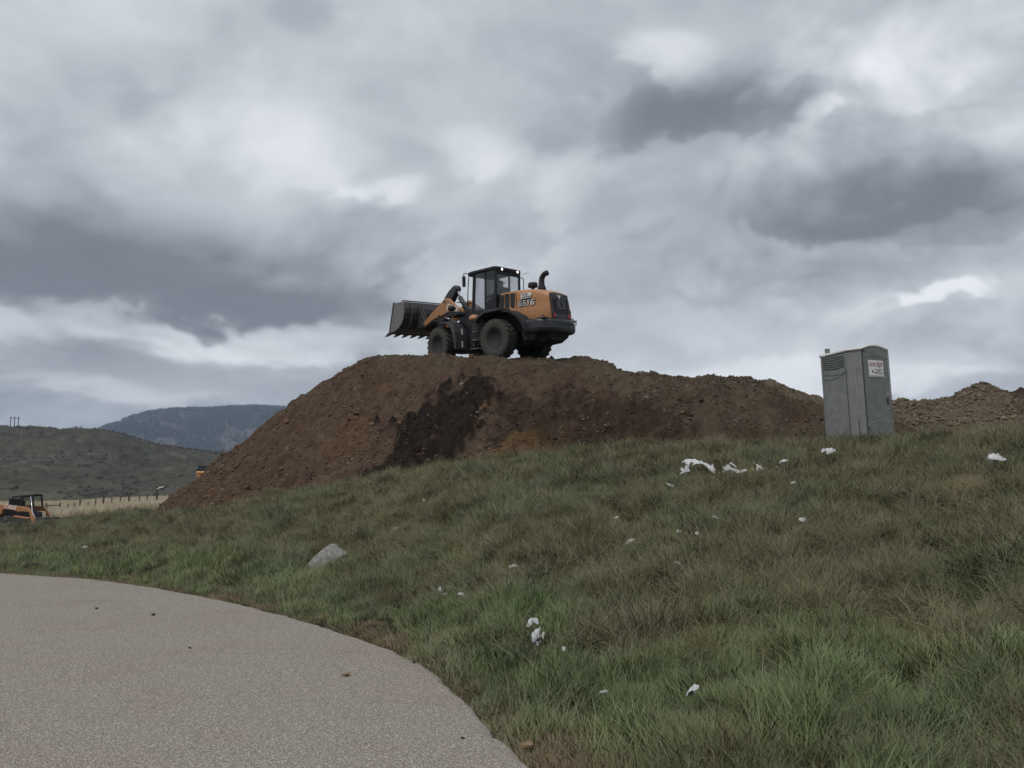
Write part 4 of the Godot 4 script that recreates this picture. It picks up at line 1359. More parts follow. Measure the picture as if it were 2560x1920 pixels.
	mb = MB.new().smooth(true)
	mb.tube([Vector3(2.55, 2.28, -0.5), Vector3(2.55, 2.28, 0.5)], 0.11, 14)
	part(mb, "cross_tube", M.orange, root, FT)
	mb = MB.new()
	mb.prism(V.call([[2.98, 2.72], [2.80, 2.98], [2.52, 3.19], [2.22, 3.34], [2.06, 3.37], [1.94, 3.31], [1.90, 3.20], [2.02, 3.04], [2.20, 2.88], [2.42, 2.66], [2.62, 2.30], [2.74, 2.02], [2.90, 1.95], [3.0, 2.05], [2.96, 2.35]]), -0.13, 0.13, 0.03)
	part(mb, "bell_crank", M.charcoal, root, FT)
	mb = MB.new()
	mb.prism(V.call([[2.82, 2.06], [2.84, 1.94], [3.85, 2.02], [3.86, 2.14]]), -0.07, 0.07, 0.02)
	part(mb, "link_bar", M.charcoal, root, FT)
	mb = MB.new().smooth(true)
	mb.tube([Vector3(1.86, 2.87, 0), Vector3(1.84, 2.83, 0), Vector3(1.05, 1.98, 0)], [0.06, 0.10, 0.10], 14)
	var tc := part(mb, "tilt_cylinder", M.charcoal, root, FT)
	mb = MB.new().smooth(true)
	mb.tube([Vector3(2.02, 3.24, 0), Vector3(1.85, 2.85, 0)], 0.045, 10)
	part(mb, "piston_rod", M.chrome, tc)
	mb = MB.new().smooth(true)
	for z in [-0.26, -0.2, 0.22]:
		mb.tube([Vector3(1.7, 2.6, z), Vector3(1.3, 2.55, z * 1.2), Vector3(0.9, 2.35, z * 1.3), Vector3(0.5, 1.9, z * 1.3), Vector3(0.1, 1.6, z)], 0.022, 6)
	part(mb, "hydraulic_hoses", M.black, root, FT)
	for q in [[0.305, 1.22], [0.295, 0.74]]:
		mb = MB.new()
		mb.box(Vector3(q[0], q[1], -1.0), Vector3(0.008, 0.24, 0.07))
		part(mb, "reflector", M.decal, root, FT)
	# bucket: a bent shell between two cheek plates
	var outer := [[5.50, 1.665], [4.95, 1.70], [4.61, 1.80], [4.36, 1.96], [4.20, 2.18], [4.12, 2.42], [4.12, 2.64], [4.17, 2.80], [4.24, 2.89], [4.42, 2.93]]
	var inner := [[4.43, 2.905], [4.262, 2.865], [4.20, 2.78], [4.152, 2.63], [4.152, 2.43], [4.23, 2.20], [4.38, 1.985], [4.63, 1.83], [4.96, 1.732], [5.50, 1.69]]
	mb = MB.new()
	mb.prism(V.call(outer + inner), -1.26, 1.26, 0.0)
	var bk := part(mb, "bucket", M.steel, root, FT)
	for s in [-1.0, 1.0]:
		mb = MB.new()
		mb.prism(V.call([[5.40, 1.69], [4.95, 1.71], [4.61, 1.81], [4.36, 1.97], [4.20, 2.19], [4.13, 2.42], [4.13, 2.64], [4.18, 2.79], [4.25, 2.88], [4.98, 2.93], [5.02, 2.88]]), 1.275 * s - 0.014, 1.275 * s + 0.014, 0.004)
		var ck := part(mb, "cheek_plate", M.worn, bk)
		mb = MB.new()
		mb.prism(V.call([[5.42, 1.68], [5.33, 1.70], [4.92, 2.94], [5.02, 2.945]]), 1.275 * s - 0.03, 1.275 * s + 0.03, 0.006)
		part(mb, "edge_bar", M.steel, ck)
	mb = MB.new()
	mb.prism(V.call([[5.56, 1.655], [5.30, 1.66], [5.30, 1.70], [5.56, 1.672]]), -1.30, 1.30, 0.0)
	part(mb, "cutting_edge", M.steel, bk)
	mb = MB.new()
	mb.box(Vector3(4.33, 2.955, 0), Vector3(0.26, 0.045, 2.40), 0.012, Basis(Vector3.BACK, 0.15))
	part(mb, "spill_guard", M.steel, bk)
	for k in 7:
		mb = MB.new()
		mb.prism(V.call([[5.80, 1.56], [5.46, 1.73], [5.28, 1.725], [5.28, 1.62], [5.48, 1.585]]), -0.055, 0.055, 0.01)
		part(mb, "tooth", M.steel, bk, Transform3D(Basis(), Vector3(0, 0, -1.23 + k * 0.41)))
	for z in [-0.95, -0.55, -0.42, 0.42, 0.55, 0.95]:
		mb = MB.new()
		mb.prism(V.call([[4.60, 1.80], [4.36, 1.95], [4.19, 2.18], [4.11, 2.42], [4.11, 2.64], [4.17, 2.81], [4.12, 2.84], [4.05, 2.66], [4.0 if absf(z) > 0.7 else 3.88, 2.4], [4.1 if absf(z) > 0.7 else 3.62, 2.0], [4.28 if absf(z) > 0.7 else 3.66, 1.84]]), z - 0.022, z + 0.022, 0.004)
		part(mb, "rib", M.steel, bk)
	# wheels
	var ty := tyre_mesh(0.745, 0.53)
	for q in [[0.0, -1.0, 0.1, I], [0.0, 1.0, 0.4, I], [1.69, -1.0, 0.25, FT], [1.69, 1.0, 0.0, FT]]:
		add_wheel(root, ty, Vector3(q[0], 0.745 if q[3] == I else 0.79, q[1]), signf(q[1]), q[2], q[3])
	# the driver
	build_driver(root.transform)

# ------------------------------------------------------------------ a person, one skin over a posed skeleton

func body_mesh(bones: Array, cell: float, blend: float) -> ArrayMesh:
	var lo := Vector3.ONE * 1e9
	var hi := -lo
	for b in bones:
		var r := maxf(b[2], b[3]) + cell * 2.0
		for p in [b[0], b[1]]:
			lo = lo.min(p - Vector3.ONE * r); hi = hi.max(p + Vector3.ONE * r)
	var n := Vector3i(((hi - lo) / cell).ceil()) + Vector3i.ONE * 2
	var f := PackedFloat32Array()
	f.resize(n.x * n.y * n.z)
	var at := 0
	for k in n.z:
		for j in n.y:
			for i in n.x:
				var p := lo + Vector3(i, j, k) * cell
				var d := 1e3
				for b in bones:
					var ab: Vector3 = b[1] - b[0]
					var t := clampf((p - b[0]).dot(ab) / ab.length_squared(), 0.0, 1.0)
					var e := p.distance_to(b[0] + ab * t) - lerpf(b[2], b[3], t)
					if e - d > blend: continue
					var h := clampf(0.5 + 0.5 * (d - e) / blend, 0.0, 1.0)
					d = lerpf(d, e, h) - blend * h * (1.0 - h)
				f[at] = d
				at += 1
	var ids := {}
	var pos := PackedVector3Array()
	var nor := PackedVector3Array()
	var col := PackedColorArray()
	var sx := 1
	var sy := n.x
	var sz := n.x * n.y
	for k in n.z - 1:
		for j in n.y - 1:
			for i in n.x - 1:
				var o := i + j * sy + k * sz
				var m := 0
				for c in 8:
					if f[o + (c & 1) + ((c >> 1) & 1) * sy + ((c >> 2) & 1) * sz] < 0.0: m += 1
				if m == 0 or m == 8: continue
				var sum := Vector3.ZERO
				var cnt := 0
				for e in [[0, 1], [2, 3], [4, 5], [6, 7], [0, 2], [1, 3], [4, 6], [5, 7], [0, 4], [1, 5], [2, 6], [3, 7]]:
					var pa := Vector3(e[0] & 1, (e[0] >> 1) & 1, (e[0] >> 2) & 1)
					var pb := Vector3(e[1] & 1, (e[1] >> 1) & 1, (e[1] >> 2) & 1)
					var fa := f[o + int(pa.x) + int(pa.y) * sy + int(pa.z) * sz]
					var fb := f[o + int(pb.x) + int(pb.y) * sy + int(pb.z) * sz]
					if (fa < 0.0) == (fb < 0.0): continue
					sum += pa.lerp(pb, fa / (fa - fb))
					cnt += 1
				var p := lo + (Vector3(i, j, k) + sum / cnt) * cell
				ids[o] = pos.size()
				pos.append(p)
				nor.append(Vector3(f[o + 1] - f[o], f[o + sy] - f[o], f[o + sz] - f[o]).normalized())
				var best := 1e9
				var c := Color.WHITE
				for b in bones:
					var ab: Vector3 = b[1] - b[0]
					var t := clampf((p - b[0]).dot(ab) / ab.length_squared(), 0.0, 1.0)
					var e := p.distance_to(b[0] + ab * t) - lerpf(b[2], b[3], t)
					if e < best: best = e; c = b[4]
				col.append(c)
	var idx := PackedInt32Array()
	for o in ids:
		for ax in 3:
			var d: int = [sx, sy, sz][ax]
			var u: int = [sy, sz, sx][ax]
			var v: int = [sz, sx, sy][ax]
			if (f[o] < 0.0) == (f[o + d] < 0.0): continue
			if not (ids.has(o - u) and ids.has(o - v) and ids.has(o - u - v)): continue
			var q := [ids[o], ids[o - u], ids[o - u - v], ids[o - v]]
			if f[o] < 0.0: idx.append_array([q[0], q[2], q[1], q[0], q[3], q[2]])
			else: idx.append_array([q[0], q[1], q[2], q[0], q[2], q[3]])
	var arr := []
	arr.resize(Mesh.ARRAY_MAX)
	arr[Mesh.ARRAY_VERTEX] = pos
	arr[Mesh.ARRAY_NORMAL] = nor
	arr[Mesh.ARRAY_COLOR] = col
	arr[Mesh.ARRAY_INDEX] = idx
	var me := ArrayMesh.new()
	me.add_surface_from_arrays(Mesh.PRIMITIVE_TRIANGLES, arr)
	return me

func build_driver(seat: Transform3D):
	var jacket := Color(0.022, 0.024, 0.03)
	var jeans := Color(0.035, 0.045, 0.07)
	var skin := Color(0.32, 0.19, 0.13)
	var boot := Color(0.03, 0.02, 0.015)
	var look := Vector3(-0.45, 0.0, 0.89)
	var head := Vector3(0.80, 3.02, 0.04)
	var bones := [
		[Vector3(0.74, 2.36, 0), Vector3(0.74, 2.52, 0), 0.155, 0.15, jacket], [Vector3(0.74, 2.52, 0), Vector3(0.77, 2.74, 0.02), 0.15, 0.155, jacket],
		[Vector3(0.77, 2.78, -0.15), Vector3(0.77, 2.78, 0.17), 0.075, 0.075, jacket], [Vector3(0.77, 2.78, 0.02), Vector3(0.79, 2.92, 0.03), 0.06, 0.055, skin],
		[head - Vector3(0, 0.05, 0) + look * 0.02, head + Vector3(0, 0.035, 0), 0.082, 0.098, skin], [head + look * 0.085 + Vector3(0, -0.035, 0), head + look * 0.105 + Vector3(0, -0.02, 0), 0.018, 0.012, skin], [head + look * 0.05 + Vector3(0, -0.10, 0), head + look * 0.06 + Vector3(0, -0.09, 0), 0.045, 0.04, skin]]
	for s in [-1.0, 1.0]:
		var sh := Vector3(0.78, 2.77, 0.19 * s)
		var el := Vector3(0.98, 2.53, 0.26 * s)
		var wr := Vector3(1.20, 2.56, 0.17 * s)
		var hip := Vector3(0.78, 2.34, 0.10 * s)
		var kn := Vector3(1.22, 2.38, 0.15 * s)
		var an := Vector3(1.38, 2.02, 0.15 * s)
		bones.append([sh, el, 0.062, 0.05, jacket])
		bones.append([el, wr, 0.05, 0.036, jacket])
		bones.append([wr, wr + Vector3(0.07, 0.0, -0.01 * s), 0.032, 0.034, skin])
		for q in 4:
			var b := wr + Vector3(0.10, 0.0, (-0.035 + q * 0.022) * s)
			bones.append([b, b + Vector3(0.045, 0.012, 0), 0.011, 0.010, skin])
			bones.append([b + Vector3(0.045, 0.012, 0), b + Vector3(0.055, -0.022, 0), 0.010, 0.009, skin])
		bones.append([wr + Vector3(0.05, 0, -0.03 * s), wr + Vector3(0.09, 0.02, -0.06 * s), 0.013, 0.011, skin])
		bones.append([hip, kn, 0.095, 0.068, jeans])
		bones.append([kn, an, 0.062, 0.046, jeans])
		bones.append([an, an + Vector3(0.16, -0.03, 0.0), 0.05, 0.042, boot])
	var o := thing("person", "person in a dark jacket and cap seated at the wheel loader controls looking back", "person", seat * Transform3D(Basis(), Vector3(0.78, 2.0, 0)))
	var inv := Transform3D(Basis(), Vector3(-0.78, -2.0, 0))
	put(body_mesh(bones, 0.026, 0.035), "body", vmat(0.9), o, inv)
	var mb := MB.new().smooth(true)
	var side := Vector3.UP.cross(look)
	var cb := Basis(look, Vector3.UP, look.cross(Vector3.UP))
	mb.blob(head + Vector3(0, 0.055, 0), Vector3(0.112, 0.085, 0.105), cb, 16, 9)
	mb.smooth(false)
	mb.box(head + look * 0.135 + Vector3(0, 0.045, 0), Vector3(0.11, 0.014, 0.13), 0.005, cb * Basis(Vector3.BACK, -0.12))
	part(mb, "cap", mat(lin(0.02, 0.022, 0.028), 0.9), o, inv)
	mb = MB.new().smooth(true)
	for s in [-1.0, 1.0]:
		mb.blob(head + look * 0.088 + side * 0.034 * s + Vector3(0, 0.002, 0), Vector3(0.012, 0.008, 0.014), cb, 8, 6)
	part(mb, "eyes", mat(lin(0.05, 0.04, 0.035), 0.3), o, inv)

# ------------------------------------------------------------------ portable toilet

func build_toilet():
	var base := Vector3(8.93, 0, -21.0)
	base.y = 2.80
	var b := Basis(Vector3(0.4, 0, -0.9).normalized(), deg_to_rad(0.0)) * Basis(Vector3.BACK, deg_to_rad(1.3)) * Basis(Vector3.UP, deg_to_rad(24.0))
	var root := thing("portable_toilet", "grey plastic portable toilet with white roof and dealer sign on the grass crest", "portable toilet", Transform3D(b, base))
	var plan := [[-0.60, -0.60], [-0.60, 0.26], [-0.40, 0.57], [0.47, 0.57], [0.60, 0.42], [0.60, -0.60]]
	var H := 2.31
	var mb := MB.new()
	for k in [[0.0, 0.16], [0.0, 0.0]].slice(0, 1):
		mb.box(Vector3(0, 0.07, -0.02), Vector3(1.24, 0.14, 1.22), 0.02)
	part(mb, "base_skid", M.groove, root)
	# walls as thick panels
	var wall := func(a: Array, c: Array, called: String, y0: float, y1: float, m: Material, proud := 0.0):
		var p := Vector3(a[0], 0, a[1])
		var q := Vector3(c[0], 0, c[1])
		var t := (q - p).normalized()
		var n := Vector3(-t.z, 0, t.x)
		if n.dot((p + q) / 2.0) < 0.0: n = -n
		var w := MB.new()
		var bs := Basis(t, Vector3.UP, t.cross(Vector3.UP))
		w.box((p + q) / 2.0 + n * (proud - 0.02) + Vector3.UP * (y0 + y1) / 2.0, Vector3(p.distance_to(q), y1 - y0, 0.04), 0.006, bs)
		return part(w, called, m, root)
	var side: MeshInstance3D = wall.call(plan[0], plan[1], "side_panel", 0.12, H, M.plastic)
	wall.call(plan[1], plan[2], "corner_panel", 0.12, H + 0.02, M.plastic)
	wall.call(plan[3], plan[4], "corner_panel", 0.12, H, M.plastic)
	wall.call(plan[4], plan[5], "side_panel", 0.12, H, M.plastic)
	wall.call(plan[5], plan[0], "back_panel", 0.12, H, M.plastic)
	# door with an arched head
	mb = MB.new()
	var prof := [Vector2(-0.395, 0.14), Vector2(0.465, 0.14)]
	for k in 13:
		var u := k / 12.0
		prof.append(Vector2(lerpf(0.465, -0.395, u), H - 0.02 + 0.10 * sin(PI * u)))
	mb.prism(prof, 0.54, 0.585, 0.008)
	var door := part(mb, "door", M.door, root)
	# corner posts and seams
	for q in [[-0.605, -0.575, 0.035], [-0.60, 0.235, 0.022], [0.49, 0.575, 0.022], [0.60, -0.58, 0.03]]:
		mb = MB.new()
		mb.box(Vector3(q[0], (0.12 + H) / 2, q[1]), Vector3(q[2], H - 0.14, q[2]), 0.006)
		part(mb, "corner_post", M.plastic, root)
	mb = MB.new()
	mb.box(Vector3(-0.405, (0.12 + H) / 2, 0.575), Vector3(0.014, H - 0.1, 0.03))
	part(mb, "hinge_seam", M.groove, root)
	mb = MB.new()
	mb.box(Vector3(-0.607, 1.0, 0.215), Vector3(0.012, 1.75, 0.014))
	part(mb, "panel_seam", M.groove, root)
	for z in [[0.30, 0.535], [-0.0, 0.0]].slice(0, 1):
		var pp := Vector3(-0.60, 0, 0.26).lerp(Vector3(-0.40, 0, 0.57), 0.5)
		mb = MB.new()
		mb.box(pp + Vector3(-0.012, 1.35, 0.007), Vector3(0.016, 1.5, 0.016), 0.004)
		part(mb, "corner_rib", M.rib, root)
		mb = MB.new()
		mb.box(pp + Vector3(-0.014, 0.36, 0.008), Vector3(0.016, 0.42, 0.016), 0.004)
		part(mb, "panel_seam", M.groove, root)
	mb = MB.new()
	mb.box(Vector3(-0.606, 0.38, 0.225), Vector3(0.02, 0.5, 0.02), 0.004)
	part(mb, "panel_seam", M.groove, root)
	# louvres: six bowed slots under the roof
	for k in 6:
		mb = MB.new().smooth(true)
		var y := H - 0.10 - k * 0.052
		var pts := []
		for i in 9:
			var u := i / 8.0
			pts.append(Vector3(-0.60, y - 0.035 * sin(PI * u) * (k / 5.0), lerpf(-0.53, 0.17, u)))
		mb.tube(pts, 0.013, 6)
		part(mb, "louvre_slot", M.groove, side)
	# moulded curves
	for q in [[H - 0.50, -0.06, 0.0, M.groove], [H - 0.62, -0.06, 0.03, M.groove], [0.30, -0.09, 0.02, M.rib]]:
		mb = MB.new().smooth(true)
		var pts := []
		for i in 13:
			var u := i / 12.0
			pts.append(Vector3(-0.6, q[0] + q[1] * sin(PI * u * 0.85 + 0.1) + q[2] * 4.0 * u * u, lerpf(-0.55, 0.20, u)))
		mb.tube(pts, 0.007, 5)
		part(mb, "moulding", q[3], side)
	for q in [[0.42, 0.13, M.rib, 0.0], [H - 0.22, 0.07, M.groove, 0.0]]:
		mb = MB.new().smooth(true)
		var pts := []
		for i in 13:
			var u := i / 12.0
			pts.append(Vector3(lerpf(-0.38, 0.45, u), q[0] + q[1] * sin(PI * u), 0.584))
		mb.tube(pts, 0.006, 5)
		part(mb, "moulding", q[2], door)
	for s in [0.16, 0.36, H - 0.03]:
		mb = MB.new()
		mb.box(Vector3(-0.375, s, 0.59), Vector3(0.09, 0.025, 0.02), 0.004)
		part(mb, "hinge", M.groove, door)
	mb = MB.new()
	mb.box(Vector3(0.34, 1.03, 0.587), Vector3(0.065, 0.16, 0.012), 0.003)
	part(mb, "latch", M.ink, door)
	mb = MB.new()
	mb.box(Vector3(0.37, 1.21, 0.587), Vector3(0.08, 0.07, 0.014), 0.004)
	part(mb, "latch_plate", M.rib, door)
	for y in [0.82, 1.60]:
		mb = MB.new().smooth(true)
		mb.tube([Vector3(0.28, y, 0.585), Vector3(0.36, y + 0.02, 0.588), Vector3(0.45, y, 0.585)], 0.009, 5)
		part(mb, "moulding", M.rib, door)
	# sign on the door
	mb = MB.new()
	mb.box(Vector3.ZERO, Vector3(0.50, 0.42, 0.008), 0.003)
	var sg := part(mb, "sign", M.white, door, Transform3D(Basis(), Vector3(0.02, 1.84, 0.592)))
	put(text("Aces High", 0.11, 0.003, "Droid Serif", 400, true), "lettering", M.script, sg, Transform3D(Basis(Vector3(0.60, 0, 0), Vector3(0.22, 1.05, 0), Vector3(0, 0, 1)), Vector3(0.0, 0.115, 0.006)))
	mb = MB.new()
	mb.prism([Vector2(0, 0.045), Vector2(0.026, 0.0), Vector2(0, -0.045), Vector2(-0.026, 0.0)], 0.0, 0.004)
	part(mb, "diamond", M.ink, sg, Transform3D(Basis(), Vector3(-0.12, -0.075, 0.004)))
	mb = MB.new()
	mb.box(Vector3(0.08, -0.02, 0.005), Vector3(0.30, 0.012, 0.003))
	mb.box(Vector3(0.08, -0.055, 0.005), Vector3(0.13, 0.016, 0.003))
	mb.box(Vector3(0.08, -0.13, 0.005), Vector3(0.28, 0.01, 0.003))
	mb.box(Vector3(-0.01, -0.185, 0.005), Vector3(0.44, 0.012, 0.003))
	for k in 12:
		if k != 5 and k != 9: mb.box(Vector3(-0.05 + k * 0.023, -0.095, 0.005), Vector3(0.013, 0.03, 0.003))
	part(mb, "small_print", M.ink, sg)
	# roof: shallow white dome with a brow over the door
	mb = MB.new().smooth(true)
	var rings := []
	for lv in [[1.035, -0.03], [1.045, 0.0], [1.03, 0.035], [0.9, 0.055], [0.6, 0.07], [0.25, 0.075], [0.02, 0.078]]:
		var ring := []
		var outline := []
		for k in plan.size():
			var p: Array = plan[k]
			var q: Array = plan[(k + 1) % plan.size()]
			for i in 8: outline.append([lerpf(p[0], q[0], i / 8.0), lerpf(p[1], q[1], i / 8.0), sin(PI * i / 8.0) if k == 2 else 0.0])
		for o in outline: ring.append(Vector3(o[0] * lv[0], H + lv[1] + 0.095 * o[2] * clampf(lv[0], 0.0, 1.0) + 0.03 * smoothstep(-0.6, 0.6, o[1]), o[1] * lv[0]))
		rings.append(ring)
	mb.loft(rings)
	part(mb, "roof", M.roof, root)
	mb = MB.new().smooth(true)
	mb.lathe([[0.055, 1.9], [0.065, H + 0.17], [0.068, H + 0.17], [0.068, H + 0.19], [0.05, H + 0.192]], Transform3D(Basis(Vector3.RIGHT, -PI / 2), Vector3(-0.47, 0, -0.48)), 14)
	part(mb, "vent_pipe", M.rib, root)

# ------------------------------------------------------------------ skid steer, excavator

func build_skid_steer():
	var base := Vector3(-33.3, -0.72, -55.0)
	var root := thing("skid_steer", "orange tracked skid steer with dark cab working beside the wire fence", "skid steer", Transform3D(Basis(Vector3.UP, deg_to_rad(-4.0)), base))
	var V := func(arr: Array) -> Array:
		return arr.map(func(p): return Vector2(p[0], p[1]))
	var mb: MB
	for z in [[0.45, 0.85], [-0.85, -0.45]]:
		mb = MB.new()
		mb.prism(V.call([[-0.75, 0.02], [2.12, 0.02], [2.28, 0.14], [2.26, 0.32], [2.12, 0.46], [0.62, 0.72], [0.42, 0.74], [0.22, 0.66], [-0.7, 0.32], [-0.85, 0.15]]), z[0], z[1], 0.02)
		var tr := part(mb, "track", M.rubber, root)
		mb = MB.new().smooth(true)
		mb.lathe([[0.17, -0.02], [0.17, 0.03], [0.10, 0.04], [0.0, 0.045]], Transform3D(Basis(), Vector3(0.50, 0.45, z[1])), 16)
		part(mb, "sprocket", M.steel, tr)
		for x in [-0.4, 0.2, 0.8, 1.3, 1.8]:
			mb = MB.new().smooth(true)
			mb.lathe([[0.12, -0.02], [0.12, 0.02], [0.0, 0.03]], Transform3D(Basis(), Vector3(x, 0.16, z[1])), 12)
			part(mb, "roller", M.black, tr)
		# arm on this side
		var k: float = z[1] if z[0] > 0 else z[0]
		mb = MB.new()
		mb.prism(V.call([[-0.95, 0.75], [-0.95, 1.30], [-0.75, 1.45], [0.2, 1.45], [1.35, 1.335], [1.74, 1.31], [2.05, 1.22], [2.28, 0.95], [2.62, 0.40], [2.60, 0.20], [2.36, 0.18], [2.20, 0.55], [2.12, 0.95], [1.74, 1.0], [1.31, 0.985], [0.87, 1.10], [0.45, 1.17], [0.30, 1.1], [0.25, 0.85], [-0.1, 0.62]]), k - 0.09, k + 0.09, 0.02)
		var arm := part(mb, "lift_arm", M.orange, root)
		if z[0] > 0:
			put(text("CASE", 0.255, 0.01, "Droid Sans", 900, true), "lettering", M.white, arm, slanted(Transform3D(Basis(Vector3.BACK, deg_to_rad(-6.5)), Vector3(0.85, 1.285, k + 0.096))))
			mb = MB.new()
			mb.prism(V.call([[0.50, 1.18], [1.28, 1.09], [1.28, 1.03], [0.9, 1.10]]), k + 0.085, k + 0.097)
			part(mb, "red_stripe", mat(lin(0.22, 0.03, 0.03), 0.5), arm)
	mb = MB.new()
	mb.prism(V.call([[-0.8, 0.35], [2.0, 0.3], [2.2, 0.5], [2.1, 0.95], [1.5, 1.05], [0.3, 1.2], [-0.75, 1.35]]), -0.44, 0.44, 0.03)
	part(mb, "body", M.black, root)
	mb = MB.new()
	mb.box(Vector3(1.55, 0.62, 0.70), Vector3(1.1, 0.12, 0.28), 0.03, Basis(Vector3.BACK, -0.12))
	part(mb, "track_cover", M.orange, root)
	# cab frame and panes
	mb = MB.new()
	for z in [-0.46, 0.46]:
		for q in [[Vector3(0.44, 1.35, z), Vector3(0.46, 1.70, z)], [Vector3(0.46, 1.70, z), Vector3(0.64, 1.93, z)], [Vector3(0.64, 1.93, z), Vector3(1.95, 2.05, z)], [Vector3(1.95, 2.05, z), Vector3(2.08, 1.25, z)], [Vector3(1.22, 1.35, z), Vector3(1.30, 1.98, z)]]:
			mb.tube([q[0], q[1]], 0.055, 6)
	mb.box(Vector3(1.3, 2.02, 0), Vector3(1.4, 0.07, 0.98), 0.03, Basis(Vector3.BACK, 0.09))
	mb.box(Vector3(0.45, 1.55, 0), Vector3(0.08, 0.5, 0.9), 0.02)
	var cab := part(mb, "cab", M.black, root)
	for z in [-0.46, 0.46]:
		for q in [[[0.5, 1.35], [1.22, 1.32], [1.28, 1.97], [0.66, 1.9], [0.5, 1.7]], [[1.28, 1.32], [2.04, 1.28], [1.92, 2.02], [1.34, 1.98]]]:
			mb = MB.new()
			mb.prism(V.call(q), z - 0.004, z + 0.004)
			part(mb, "side_pane", M.glass, cab)
	mb = MB.new()
	mb.box(Vector3(0.85, 1.45, 0), Vector3(0.4, 0.5, 0.5), 0.06)
	part(mb, "seat", M.seat, root)
	mb = MB.new().smooth(true)
	mb.tube([Vector3(0.34, 1.4, 0.3), Vector3(0.30, 1.66, 0.3), Vector3(0.25, 1.86, 0.3)], [0.07, 0.06, 0.05], 10)
	part(mb, "exhaust_stack", M.black, root)
	mb = MB.new().smooth(true)
	mb.tube([Vector3(1.92, 1.98, 0.60), Vector3(2.08, 1.35, 0.66), Vector3(2.30, 0.95, 0.90), Vector3(2.56, 0.50, 0.92)], 0.03, 8)
	part(mb, "tilt_cylinder", M.chrome, root)
	mb = MB.new()
	mb.prism(V.call([[2.60, 0.10], [2.56, 0.42], [2.72, 0.64], [2.98, 0.62], [3.0, 0.56], [2.76, 0.52], [2.68, 0.38], [2.72, 0.18], [3.50, 0.10], [3.50, 0.06]]), -0.92, 0.92, 0.0)
	var bk := part(mb, "bucket", M.steel, root)
	for z in [-0.92, 0.92]:
		mb = MB.new()
		mb.prism(V.call([[2.60, 0.10], [2.56, 0.42], [2.72, 0.64], [2.98, 0.62], [3.52, 0.36], [3.50, 0.08]]), z - 0.02, z + 0.02, 0.005)
		part(mb, "cheek_plate", M.steel, bk)

func build_excavator():
	var base := Vector3(-32.9, ground_macro(-32.9, -91.2), -91.2)
	var root := thing("excavator", "orange machine with a dark cab half hidden behind the foot of the dirt mound", "excavator", Transform3D(Basis(Vector3.UP, deg_to_rad(-8.0)), base))
	var mb := MB.new()
	for z in [-1.0, 1.0]:
		mb = MB.new()
		mb.prism([Vector2(-1.7, 0.0), Vector2(1.9, 0.0), Vector2(2.1, 0.25), Vector2(2.0, 0.6), Vector2(-1.8, 0.6), Vector2(-1.95, 0.3)], z - 0.25, z + 0.25, 0.05)
		part(mb, "track", M.rubber, root)
	mb = MB.new()
	mb.box(Vector3(0.1, 0.8, 0), Vector3(1.4, 0.5, 1.4), 0.05)
	part(mb, "turntable", M.black, root)
	mb = MB.new()
	mb.box(Vector3(0.0, 2.28, 0.0), Vector3(2.9, 2.5, 2.1), 0.12)
	var house := part(mb, "house", M.orange, root)
	mb = MB.new()
	mb.box(Vector3(0.0, 3.64, 0.0), Vector3(2.94, 0.22, 2.14), 0.06)
	part(mb, "engine_cover", mat(lin(0.62, 0.33, 0.12), 0.4), house)
	mb = MB.new()
	mb.box(Vector3(-1.12, 2.7, 1.056), Vector3(0.03, 1.5, 0.012))
	part(mb, "seam", M.ink, house)
	mb = MB.new()
	mb.prism([Vector2(-1.36, 3.7), Vector2(-0.45, 3.7), Vector2(-0.45, 4.28), Vector2(-1.22, 4.28)], 0.1, 0.95, 0.02)
	var cab := part(mb, "cab", M.tint, root)
	mb = MB.new()
	mb.box(Vector3(-0.85, 4.32, 0.5), Vector3(1.0, 0.09, 1.0), 0.03)
	part(mb, "roof", M.black, cab)
	for q in [[-1.32, 0.95], [-0.45, 0.95], [-0.45, 0.1], [-1.32, 0.1]]:
		mb = MB.new()
		mb.box(Vector3(q[0], 4.0, q[1]), Vector3(0.06, 0.62, 0.06), 0.01)
		part(mb, "pillar", M.black, cab)
	for y in [3.95, 4.15, 4.33]:
		mb = MB.new().smooth(true)
		mb.tube([Vector3(-0.35, y, 0.9), Vector3(0.25, y - 0.05, 0.9)], 0.03, 6)
		part(mb, "guard_rail", M.black, root)
	mb = MB.new().smooth(true)
	mb.tube([Vector3(-0.25, 4.1, 0.95), Vector3(0.05, 3.85, 0.95)], 0.05, 8)
	part(mb, "hose_clamp", M.chrome, root)
	mb = MB.new()
	mb.prism([Vector2(1.2, 2.2), Vector2(3.6, 3.4), Vector2(5.2, 2.6), Vector2(5.1, 2.3), Vector2(3.6, 2.9), Vector2(1.3, 1.7)], -0.2, 0.2, 0.03)
	part(mb, "boom", M.orange, root)

# ------------------------------------------------------------------ fence, poles, snow, stones

